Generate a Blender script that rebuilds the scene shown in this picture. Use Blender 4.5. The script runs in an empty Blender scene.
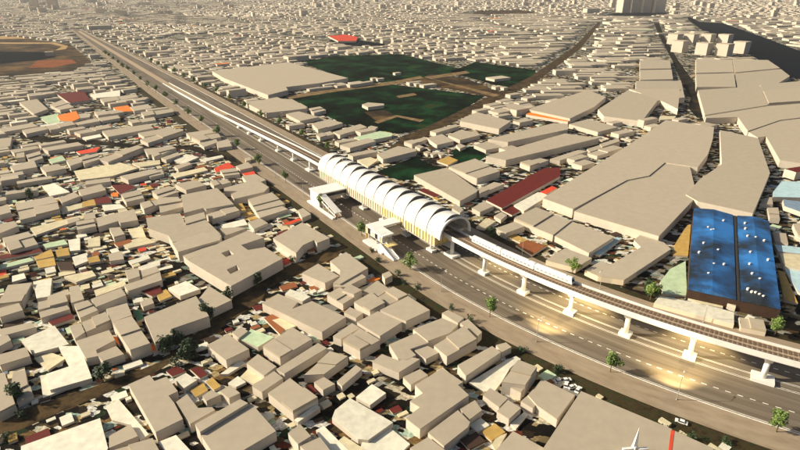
import bpy, bmesh, math, random
import numpy as np
random.seed(7); rng = np.random.default_rng(11)
SC = bpy.context.scene; COL = SC.collection
# ---------------------------------------------------------------- camera, sky, sun, exposure
FPX, YH, CH = 550.0, -20.0, 150.0
TH = math.atan((225 - YH) / FPX); CT, ST = math.cos(TH), math.sin(TH)
cam = bpy.data.objects.new('camera', bpy.data.cameras.new('camera')); COL.objects.link(cam)
cam.location = (0, 0, CH); cam.rotation_euler = (math.pi / 2 - TH, 0, 0)
cam.data.sensor_width = 36; cam.data.lens = FPX / 800 * 36; cam.data.clip_start = 1; cam.data.clip_end = 20000
SC.camera = cam
SUN_EL, SUN_TO = math.radians(28), (-1.0, 0.04)      # direction towards the sun on the ground
w = bpy.data.worlds.new('World'); SC.world = w; w.use_nodes = True
nt = w.node_tree; sky = nt.nodes.new('ShaderNodeTexSky'); sky.sky_type = 'NISHITA'; sky.sun_disc = False
sky.sun_elevation = SUN_EL; sky.sun_rotation = math.atan2(SUN_TO[0], SUN_TO[1]); sky.dust_density = 4; sky.air_density = 1.0
bg = nt.nodes['Background']; nt.links.new(sky.outputs[0], bg.inputs[0]); bg.inputs[1].default_value = 0.062
sun = bpy.data.objects.new('sun', bpy.data.lights.new('sun', 'SUN')); COL.objects.link(sun)
sun.data.energy = 5.0; sun.data.angle = math.radians(0.6); sun.data.color = (1.0, 0.89, 0.68)
n_ = math.hypot(*SUN_TO)
from mathutils import Vector
sd = Vector((SUN_TO[0] / n_ * math.cos(SUN_EL), SUN_TO[1] / n_ * math.cos(SUN_EL), math.sin(SUN_EL)))
sun.rotation_euler = sd.to_track_quat('Z', 'Y').to_euler(); sun.location = (-400, 0, 600)
vs = SC.view_settings; vs.view_transform = 'Standard'; vs.look = 'None'; vs.exposure = 0.40; vs.gamma = 1; vs.use_curve_mapping = False

# ---------------------------------------------------------------- survey: a sight line meets a level plane; road axis
def gp(px, py, h=0.0):
    x = (px - 400) / FPX; y = -(py - 225) / FPX
    d = (x, CT + y * ST, -ST + y * CT); t = -(CH - h) / d[2]
    return (d[0] * t, d[1] * t)
P0 = (41.3 * .75, 389.4 * .75); A0 = math.radians(56); RR = 373.5
def axis(s):
    if s <= 0: return (P0[0] + s * math.cos(A0), P0[1] - s * math.sin(A0)), A0
    a = A0 - s / RR
    return (P0[0] + RR * (math.sin(A0) - math.sin(a)), P0[1] + RR * (math.cos(A0) - math.cos(a))), a
def W(s, o, z):
    p, a = axis(s); return (p[0] + math.sin(a) * o, p[1] + math.cos(a) * o, z)
_S = np.arange(-4500, 320, 2.0); _AX = np.array([axis(s)[0] for s in _S]); _NO = np.array([(math.sin(axis(s)[1]), math.cos(axis(s)[1])) for s in _S])
def so(P):
    P = np.atleast_2d(np.asarray(P, float)); S = np.empty(len(P)); O = np.empty(len(P))
    for i in range(0, len(P), 3000):
        q = P[i:i + 3000]; d = q[:, None, :] - _AX[None]; k = (d ** 2).sum(2).argmin(1)
        S[i:i + 3000] = _S[k]; O[i:i + 3000] = ((q - _AX[k]) * _NO[k]).sum(1)
    return S, O

# ---------------------------------------------------------------- materials
MATS = {}
def newmat(name):
    m = bpy.data.materials.new(name); m.use_nodes = True; MATS[name] = m
    t = m.node_tree; return m, t, t.nodes['Principled BSDF']
def paint(name, col, rough=0.8, vary=0.06, noise=0.08, nscale=0.25, metal=0):
    m, t, b = newmat(name)
    tc = t.nodes.new('ShaderNodeTexCoord'); no = t.nodes.new('ShaderNodeTexNoise'); no.inputs['Scale'].default_value = nscale; no.inputs['Detail'].default_value = 6
    oi = t.nodes.new('ShaderNodeObjectInfo'); mr = t.nodes.new('ShaderNodeMapRange'); mr.inputs[3].default_value = 1 - vary; mr.inputs[4].default_value = 1 + vary
    mr2 = t.nodes.new('ShaderNodeMapRange'); mr2.inputs[1].default_value = .3; mr2.inputs[2].default_value = .7; mr2.inputs[3].default_value = 1 - noise; mr2.inputs[4].default_value = 1 + noise
    mu = t.nodes.new('ShaderNodeMath'); mu.operation = 'MULTIPLY'
    vm = t.nodes.new('ShaderNodeVectorMath'); vm.operation = 'SCALE'; vm.inputs[0].default_value = col
    L = t.links.new
    L(tc.outputs['Object'], no.inputs['Vector']); L(no.outputs[0], mr2.inputs[0]); L(oi.outputs['Random'], mr.inputs[0])
    L(mr.outputs[0], mu.inputs[0]); L(mr2.outputs[0], mu.inputs[1]); L(mu.outputs[0], vm.inputs['Scale']); L(vm.outputs[0], b.inputs['Base Color'])
    b.inputs['Roughness'].default_value = rough; b.inputs['Metallic'].default_value = metal; b.inputs['Specular IOR Level'].default_value = 0.25
    return m
TAN = paint('tan_roof_render', (.445, .38, .285), .9, .05, .05)
WALL = paint('wall_render', (.60, .53, .44), .9, .05, .05)
SHELL = paint('white_roof_sheet', (.64, .625, .60), .55, .03, .05, .3)
WHITE = paint('white_concrete', (.80, .78, .74), .6, .02, .05)
CONC = paint('grey_concrete', (.52, .48, .42), .8, .04, .10)
ASPH_DARK = paint('asphalt_roof', (.05, .045, .04), .9)
STEEL = paint('galvanised_steel', (.50, .49, .46), .4, .03, .05, 1, .4)
GLASSD = paint('dark_glazing', (.03, .03, .035), .15, 0, 0)
YEL = paint('yellow_glazing', (.76, .60, .25), .35, .05, .12, .4)
CRM = paint('cream_panel', (.68, .59, .45), .6, .04, .10, .4)
PANE = paint('smoked_glazing', (.16, .14, .12), .3, 0, 0)
BRN = paint('brown_fin', (.36, .25, .16), .7)
TIE = paint('rail_sleeper', (.17, .115, .075), .85, 0, .15, 1.5)
BALL = paint('track_bed', (.42, .32, .22), .9, 0, .2, 1.2)
RAIL = paint('rail_steel', (.30, .22, .17), .4, 0, .1, 2, .6)
LINE = paint('road_paint', (.78, .75, .68), .7, 0, .18, .8)
TRUNK = paint('bark', (.13, .095, .06), .9, .1, .2, 2)
TYRE = paint('tyre_rubber', (.02, .02, .02), .9)
SHEDC = {k: paint(n, c, .75, .10, .13, .35) for k, n, c in (
    ('w', 'white_sheet_roof', (.76, .72, .58)), ('c', 'cream_sheet_roof', (.66, .58, .38)), ('r', 'dark_red_roof', (.13, .018, .013)),
    ('s', 'scarlet_roof', (.70, .075, .03)), ('o', 'orange_roof', (.80, .21, .03)), ('m', 'mustard_roof', (.50, .32, .09)), ('g', 'mint_roof', (.50, .62, .40)),
    ('n', 'green_roof', (.10, .26, .11)), ('b', 'rust_roof', (.30, .10, .035)), ('l', 'pale_blue_roof', (.42, .58, .62)), ('u', 'slate_blue_roof', (.20, .27, .36)), ('k', 'dark_brown_roof', (.055, .03, .02)))}
COLN = dict(w='white', c='cream', r='dark red', s='scarlet', o='bright orange', m='mustard yellow', g='pale mint', n='green', b='rust brown', l='pale blue', u='slate blue', k='dark brown')

def leafmat(name, c1, c2):
    m, t, b = newmat(name); L = t.links.new
    tc = t.nodes.new('ShaderNodeTexCoord'); no = t.nodes.new('ShaderNodeTexNoise'); no.inputs['Scale'].default_value = 1.3
    rp = t.nodes.new('ShaderNodeValToRGB'); rp.color_ramp.elements[0].position = .35; rp.color_ramp.elements[1].position = .65
    rp.color_ramp.elements[0].color = (*c1, 1); rp.color_ramp.elements[1].color = (*c2, 1)
    L(tc.outputs['Object'], no.inputs['Vector']); L(no.outputs[0], rp.inputs[0]); L(rp.outputs[0], b.inputs['Base Color'])
    b.inputs['Roughness'].default_value = .7
    return m
LEAF = leafmat('street_tree_leaf', (.08, .14, .026), (.21, .30, .07))
LEAFD = leafmat('dark_shrub_leaf', (.014, .034, .011), (.045, .085, .024))

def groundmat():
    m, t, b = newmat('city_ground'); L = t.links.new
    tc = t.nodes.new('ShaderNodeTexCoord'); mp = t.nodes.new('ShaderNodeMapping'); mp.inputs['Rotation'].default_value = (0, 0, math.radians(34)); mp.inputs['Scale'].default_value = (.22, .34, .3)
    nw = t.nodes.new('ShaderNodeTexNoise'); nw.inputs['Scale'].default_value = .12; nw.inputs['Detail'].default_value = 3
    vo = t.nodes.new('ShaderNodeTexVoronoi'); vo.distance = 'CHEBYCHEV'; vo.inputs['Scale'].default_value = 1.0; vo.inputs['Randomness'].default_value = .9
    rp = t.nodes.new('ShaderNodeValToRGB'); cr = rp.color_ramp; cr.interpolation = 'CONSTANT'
    stops = [(0, (.010, .008, .006)), (.34, (.03, .02, .012)), (.44, (.09, .06, .028)), (.50, (.022, .040, .016)), (.55, (.20, .12, .045)), (.60, (.14, .035, .016)), (.62, (.40, .52, .42)), (.66, (.42, .32, .16)), (.74, (.62, .55, .40)), (.84, (.76, .73, .64))]  # darkest stops are soil and asphalt tones that also stand in for shadows
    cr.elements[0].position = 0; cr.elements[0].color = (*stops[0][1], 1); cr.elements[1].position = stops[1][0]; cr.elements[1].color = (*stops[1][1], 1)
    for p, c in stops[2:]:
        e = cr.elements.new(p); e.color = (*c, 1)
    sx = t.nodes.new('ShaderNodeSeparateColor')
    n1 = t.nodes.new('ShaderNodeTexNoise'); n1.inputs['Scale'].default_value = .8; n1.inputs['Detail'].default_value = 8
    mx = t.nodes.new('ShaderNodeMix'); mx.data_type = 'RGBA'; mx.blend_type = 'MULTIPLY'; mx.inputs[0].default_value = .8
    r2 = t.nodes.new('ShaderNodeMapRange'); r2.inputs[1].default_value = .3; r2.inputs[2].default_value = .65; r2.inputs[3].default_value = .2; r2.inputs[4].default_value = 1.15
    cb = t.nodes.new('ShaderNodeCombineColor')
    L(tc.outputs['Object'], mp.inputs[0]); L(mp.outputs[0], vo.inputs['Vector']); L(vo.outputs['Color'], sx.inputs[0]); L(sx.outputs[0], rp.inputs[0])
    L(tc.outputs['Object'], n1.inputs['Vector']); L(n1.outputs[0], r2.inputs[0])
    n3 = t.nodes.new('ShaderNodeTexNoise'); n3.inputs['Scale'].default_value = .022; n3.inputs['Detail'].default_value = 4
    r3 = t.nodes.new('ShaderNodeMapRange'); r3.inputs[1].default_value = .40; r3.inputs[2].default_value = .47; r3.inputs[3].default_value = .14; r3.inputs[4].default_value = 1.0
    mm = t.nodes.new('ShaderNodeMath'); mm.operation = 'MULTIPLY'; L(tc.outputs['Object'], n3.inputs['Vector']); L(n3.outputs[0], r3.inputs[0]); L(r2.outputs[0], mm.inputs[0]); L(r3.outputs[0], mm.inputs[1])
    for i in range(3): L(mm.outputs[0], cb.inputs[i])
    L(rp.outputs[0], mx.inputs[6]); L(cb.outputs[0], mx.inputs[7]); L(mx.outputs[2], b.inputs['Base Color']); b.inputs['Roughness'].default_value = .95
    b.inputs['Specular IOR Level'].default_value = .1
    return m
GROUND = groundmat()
def patchmat(name, stops, scale=.05, detail=8, rough=.95, stretch=None, uv=False):
    m, t, b = newmat(name); L = t.links.new
    tc = t.nodes.new('ShaderNodeTexCoord'); mp = t.nodes.new('ShaderNodeMapping'); mp.inputs['Scale'].default_value = stretch or (1, 1, 1)
    no = t.nodes.new('ShaderNodeTexNoise'); no.inputs['Scale'].default_value = scale; no.inputs['Detail'].default_value = detail; no.inputs['Roughness'].default_value = .65
    rp = t.nodes.new('ShaderNodeValToRGB'); cr = rp.color_ramp
    cr.elements[0].position = stops[0][0]; cr.elements[0].color = (*stops[0][1], 1); cr.elements[1].position = stops[-1][0]; cr.elements[1].color = (*stops[-1][1], 1)
    for p, c in stops[1:-1]:
        e = cr.elements.new(p); e.color = (*c, 1)
    L(tc.outputs['UV' if uv else 'Object'], mp.inputs[0]); L(mp.outputs[0], no.inputs['Vector']); L(no.outputs[0], rp.inputs[0]); L(rp.outputs[0], b.inputs['Base Color'])
    b.inputs['Roughness'].default_value = rough; b.inputs['Specular IOR Level'].default_value = .02 if 'dark' in name or 'water' in name else .15
    return m
GRASS = patchmat('dark_grass', [(.38, (.003, .004, .003)), (.50, (.005, .016, .007)), (.61, (.010, .052, .017)), (.70, (.055, .028, .012))], .022)
EARTH = patchmat('bare_earth', [(.36, (.008, .006, .004)), (.5, (.045, .028, .012)), (.64, (.16, .09, .03))], .016)
REDEARTH = patchmat('red_earth', [(.3, (.07, .02, .008)), (.5, (.26, .075, .022)), (.75, (.10, .04, .015))], .03)
SANDT = patchmat('pale_sand', [(.3, (.30, .18, .07)), (.7, (.52, .36, .17))], .1)
SAND = patchmat('sandy_track', [(.3, (.08, .05, .025)), (.7, (.34, .23, .11))], .1)
DIRT = patchmat('dirt_street', [(.34, (.012, .008, .005)), (.48, (.05, .032, .014)), (.6, (.10, .062, .025)), (.75, (.03, .02, .011))], .09)
DARKST = patchmat('dark_street', [(.3, (.008, .008, .009)), (.5, (.018, .016, .014)), (.7, (.06, .045, .025))], .05)
WATER = patchmat('river_water', [(.3, (.004, .006, .010)), (.7, (.009, .012, .018))], .02, rough=.9)
ROAD = patchmat('asphalt', [(.30, (.105, .083, .060)), (.5, (.165, .135, .102)), (.70, (.245, .205, .16))], .35, stretch=(.03, .9, 1), uv=True)
PAVE = patchmat('paving', [(.3, (.25, .19, .13)), (.5, (.32, .25, .175)), (.7, (.38, .30, .215))], .3, uv=True, stretch=(.3, 1, 1))
VERGE = patchmat('verge', [(.3, (.010, .010, .005)), (.5, (.05, .035, .014)), (.62, (.014, .03, .010)), (.75, (.12, .08, .03))], .25)
BLUE = None

# ---------------------------------------------------------------- mesh helpers
class MB:
    def __init__(s): s.v = []; s.f = []; s.m = []
    def box(s, c, size, ang=0.0, mi=0):
        cx, cy, z0 = c; sx, sy, sz = size; ca, sa = math.cos(ang), math.sin(ang); k = len(s.v)
        for z in (z0, z0 + sz):
            for x, y in ((-sx / 2, -sy / 2), (sx / 2, -sy / 2), (sx / 2, sy / 2), (-sx / 2, sy / 2)):
                s.v.append((cx + x * ca - y * sa, cy + x * sa + y * ca, z))
        for q in ((3, 2, 1, 0), (4, 5, 6, 7), (0, 1, 5, 4), (1, 2, 6, 5), (2, 3, 7, 6), (3, 0, 4, 7)): s.f.append(tuple(k + i for i in q)); s.m.append(mi)
        return s
    def prism(s, poly, z0, z1, top=True, bottom=False):
        k = len(s.v); n = len(poly)
        s.v += [(x, y, z0) for x, y in poly] + [(x, y, z1) for x, y in poly]
        for i in range(n): j = (i + 1) % n; s.f.append((k + i, k + j, k + n + j, k + n + i)); s.m.append(0)
        if top: s.f.append(tuple(range(k + n, k + 2 * n))); s.m.append(0)
        if bottom: s.f.append(tuple(reversed(range(k, k + n)))); s.m.append(0)
        return s
    def tube(s, a, b, r0, r1=None, n=8, caps=True):
        r1 = r0 if r1 is None else r1; a = Vector(a); b = Vector(b); d = (b - a).normalized()
        u = d.orthogonal().normalized(); vv = d.cross(u); k = len(s.v)
        for p, r in ((a, r0), (b, r1)):
            for i in range(n):
                t = 2 * math.pi * i / n; q = p + u * (r * math.cos(t)) + vv * (r * math.sin(t)); s.v.append(tuple(q))
        for i in range(n): j = (i + 1) % n; s.f.append((k + i, k + j, k + n + j, k + n + i)); s.m.append(0)
        if caps: s.f.append(tuple(reversed(range(k, k + n)))); s.f.append(tuple(range(k + n, k + 2 * n))); s.m += [0, 0]
        return s
    def sbox(s, s0, s1, o0, o1, z0, z1, step=6.0):
        """a bar that follows the road axis; z may be a function of s"""
        f0 = z0 if callable(z0) else (lambda q: z0); f1 = z1 if callable(z1) else (lambda q: z1)
        n = max(1, int(math.ceil(abs(s1 - s0) / step))); k = len(s.v)
        for i in range(n + 1):
            q = s0 + (s1 - s0) * i / n
            s.v += [W(q, o0, f0(q)), W(q, o1, f0(q)), W(q, o1, f1(q)), W(q, o0, f1(q))]
        for i in range(n):
            a = k + 4 * i; b = a + 4
            for e in range(4): g = (e + 1) % 4; s.f.append((a + e, b + e, b + g, a + g)); s.m.append(0)
        s.f.append((k, k + 1, k + 2, k + 3)); e = k + 4 * n; s.f.append((e + 3, e + 2, e + 1, e)); s.m += [0, 0]
        return s
    def build(s, name, mat, parent=None, smooth=False):
        loc = Vector(parent.location) if parent and parent.type == 'EMPTY' else (Vector(parent['_loc']) if parent else None)
        if loc is None:
            a = np.array(s.v); c = (a.min(0) + a.max(0)) / 2; loc = Vector((c[0], c[1], a[:, 2].min()))
        me = bpy.data.meshes.new(name); me.from_pydata([tuple(Vector(p) - loc) for p in s.v], [], s.f)
        for mm in (mat if isinstance(mat, (list, tuple)) else [mat]): me.materials.append(mm)
        if isinstance(mat, (list, tuple)): me.polygons.foreach_set('material_index', s.m)
        if smooth: me.polygons.foreach_set('use_smooth', [True] * len(me.polygons))
        bm = bmesh.new(); bm.from_mesh(me); bmesh.ops.recalc_face_normals(bm, faces=bm.faces); bm.to_mesh(me); bm.free()
        me.update()
        o = bpy.data.objects.new(name, me); COL.objects.link(o)
        if parent: o.parent = parent
        else: o.location = loc
        o['_loc'] = tuple(loc)
        return o
def thing(name, loc, label, cat, group=None):
    o = bpy.data.objects.new(name, None); COL.objects.link(o); o.location = loc; o.empty_display_size = 1
    return tag(o, label, cat, group)
def tag(o, label=None, cat=None, group=None, kind=None):
    if label: o['label'] = label
    if cat: o['category'] = cat
    if group: o['group'] = group
    if kind: o['kind'] = kind
    return o
def copytree(o, loc):
    c = o.copy(); COL.objects.link(c); c.location = loc
    for ch in list(o.children):
        d = ch.copy(); COL.objects.link(d); d.parent = c
        for g in list(ch.children):
            e = g.copy(); COL.objects.link(e); e.parent = d
    return c
def ccw(poly):
    a = sum(poly[i][0] * poly[(i + 1) % len(poly)][1] - poly[(i + 1) % len(poly)][0] * poly[i][1] for i in range(len(poly)))
    return poly if a > 0 else poly[::-1]
def area(poly): return abs(sum(poly[i][0] * poly[(i + 1) % len(poly)][1] - poly[(i + 1) % len(poly)][0] * poly[i][1] for i in range(len(poly)))) / 2
def sheet(name, pts, z, mat, h=0):
    mb = MB(); mb.v = [(*gp(*p), z) for p in pts]; mb.f = [tuple(range(len(pts)))]; mb.m = [0]
    o = mb.build(name, mat); tag(o, kind='structure')
    for p in o.data.polygons:
        if p.normal.z < 0: o.data.flip_normals(); break
    return o

# ---------------------------------------------------------------- ground, fields, streets, river
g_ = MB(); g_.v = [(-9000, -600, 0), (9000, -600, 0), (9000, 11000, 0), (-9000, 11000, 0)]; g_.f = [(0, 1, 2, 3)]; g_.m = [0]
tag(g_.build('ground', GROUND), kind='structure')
FIELDS = []           # photo outlines that keep houses off
def field(name, pts, z, mat, keep=True):
    sheet(name, pts, z, mat)
    if keep: FIELDS.append([gp(*p) for p in pts])
field('grass_field', [(280, 96), (388, 84), (485, 96), (440, 124), (400, 134), (345, 124)], .05, GRASS)
field('grass_field', [(300, 62), (335, 56), (400, 54), (466, 70), (416, 82), (355, 83)], .05, GRASS)
field('bare_plot', [(416, 82), (430, 74), (468, 79), (500, 92), (488, 97)], .06, EARTH)
field('grass_field', [(450, 72), (475, 62), (535, 70), (538, 80), (505, 88)], .05, GRASS)
field('dirt_path', [(285, 96), (340, 88), (395, 81), (420, 76), (424, 78), (398, 84), (340, 91), (290, 99)], .09, SAND, False)
field('dirt_path', [(424, 77), (466, 71), (470, 73), (432, 79), (500, 95), (494, 97)], .09, SAND, False)
field('dirt_path', [(374, 122), (396, 115), (424, 120), (420, 122), (397, 117), (378, 123.5)], .09, SAND, False)
field('dirt_path', [(396, 96), (414, 93), (417, 95), (399, 98)], .09, SAND, False)
field('bare_plot', [(364, 112), (385, 110), (398, 117), (378, 122)], .08, EARTH, False)
field('canal_bank', [(375, 158), (402, 138), (437, 122), (486, 98), (530, 77), (574, 47), (598, 22), (601, 23), (580, 49), (536, 82), (490, 104), (446, 126), (405, 146), (384, 162)], .07, DIRT)
field('garden_plot', [(376, 172), (415, 157), (448, 172), (415, 180), (398, 180)], .05, GRASS)
field('garden_plot', [(452, 150), (478, 146), (487, 156), (476, 163), (455, 162)], .05, GRASS)
field('bare_land', [(-120, 35), (0, 36), (70, 44), (92, 62), (68, 73), (30, 76), (-120, 86)], .05, EARTH)
field('pond', [(-110, 52), (0, 51.5), (42, 52), (56, 57), (40, 60), (0, 64), (-110, 66)], .12, WATER, False)
field('red_plot', [(38, 60.5), (72, 59.5), (77, 63), (52, 67.5), (28, 68)], .12, REDEARTH, False)
field('sandy_track', [(-100, 42.5), (55, 42.5), (68, 46), (66, 49), (55, 50.5), (62, 46.5), (50, 43.8), (-100, 44)], .12, SANDT, False)
field('sandy_track', [(-60, 36.4), (30, 36), (32, 38.5), (-60, 40)], .12, SANDT, False)
field('river', [(688, 16), (700, 22), (722, 23), (760, 36), (800, 51), (900, 82), (900, 110), (800, 79), (788, 77), (764, 63), (742, 50), (720, 40), (702, 30), (688, 20)], .06, WATER)
field('river', [(626, 11), (648, 10), (668, 13), (664, 15), (640, 17), (600, 16)], .06, WATER)
field('dark_street', [(654, 23), (659, 23), (664, 36), (678, 60), (698, 88), (700, 98), (706, 117), (697, 118), (688, 108), (691, 98), (683, 86), (672, 60), (659, 36)], .07, DARKST)
field('dark_street', [(20, 133), (50, 138), (85, 140), (112, 142), (160, 147), (190, 145), (215, 152), (234, 157), (238, 163), (212, 157), (190, 150), (158, 152), (110, 146), (80, 144.5), (45, 142), (20, 138)], .05, DARKST)
field('pond', [(328, 40), (345, 38), (385, 44), (384, 47), (350, 46)], .06, WATER)
field('pond', [(478, 11), (520, 10), (540, 13), (500, 15), (470, 15)], .06, EARTH)
field('dirt_street', [(-30, 412), (20, 410), (60, 398), (120, 378), (160, 362), (200, 330), (232, 300), (238, 285), (262, 270), (300, 262), (330, 248), (346, 246), (338, 256), (300, 274), (268, 288), (262, 300), (230, 322), (198, 345), (150, 376), (120, 388), (70, 408), (20, 430), (-30, 440)], .05, DIRT)

ZR = .06
def taper(s): return 1.0 if s > -650 else max(.4, 1 - (-650 - s) / 1350 * .6)
def strip(name, o0, o1, s0, s1, z, mat, zup=None):
    n = max(2, int(abs(s1 - s0) / 8)); mb = MB(); uv = []
    for i in range(n + 1):
        s = s0 + (s1 - s0) * i / n; k = taper(s); mb.v += [W(s, o0 * k, z), W(s, o1 * k, z)]; uv += [(s, o0), (s, o1)]
    mb.f = [(2 * i, 2 * i + 1, 2 * i + 3, 2 * i + 2) for i in range(n)]; mb.m = [0] * n
    if zup:
        b = len(mb.v)
        for i in range(n + 1):
            s = s0 + (s1 - s0) * i / n; k = taper(s); mb.v += [W(s, o0 * k, 0), W(s, o1 * k, 0)]; uv += [(s, o0), (s, o1)]
        for i in range(n):
            for e in (0, 1): mb.f.append((2 * i + e, 2 * i + 2 + e, b + 2 * i + 2 + e, b + 2 * i + e)); mb.m.append(0)
    o = mb.build(name, mat); tag(o, kind='structure')
    ul = o.data.uv_layers.new(name='UVMap'); li = np.empty(len(o.data.loops), int); o.data.loops.foreach_get('vertex_index', li)
    ul.data.foreach_set('uv', np.array(uv)[li].ravel()); return o
S0, S1 = -2000, 300
strip('road', -28.2, 26.5, S0, S1, ZR, ROAD)
strip('sidewalk', -41.2, -28.2, S0, S1, .20, PAVE, True)
strip('sidewalk', 26.5, 36.5, S0, S1, .20, PAVE, True)
strip('kerb', -28.2, -27.7, S0, S1, .26, LINE, True)
strip('kerb', 26.1, 26.5, S0, S1, .26, LINE, True)
strip('median', -1.6, 1.6, S0, S1, .16, ROAD, True)
strip('verge_strip', -51, -41.2, -700, S1, .03, VERGE)
strip('verge_strip', 36.5, 42, -700, S1, .03, VERGE)
mk = MB()
def flat(s0, s1, o0, o1, z=ZR + .012):
    n = max(1, int((s1 - s0) / 8))
    for i in range(n):
        a = s0 + (s1 - s0) * i / n; b = s0 + (s1 - s0) * (i + 1) / n; k = len(mk.v)
        mk.v += [W(a, o0, z), W(b, o0, z), W(b, o1, z), W(a, o1, z)]; mk.f.append((k, k + 1, k + 2, k + 3)); mk.m.append(0)
for o in (-2.75, -1.85, 1.85, 2.6): flat(-640, 300, o - .14, o + .14)
flat(-640, 300, -26.9, -26.6)
for o in (-15.6, 11):
    q = -640
    while q < 300:
        wd = .22 if o in (-15.6, 11) else .12
        flat(q, q + 1.9, o - wd, o + wd); q += 4.1
tag(mk.build('road_marking', LINE), kind='structure')
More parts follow.
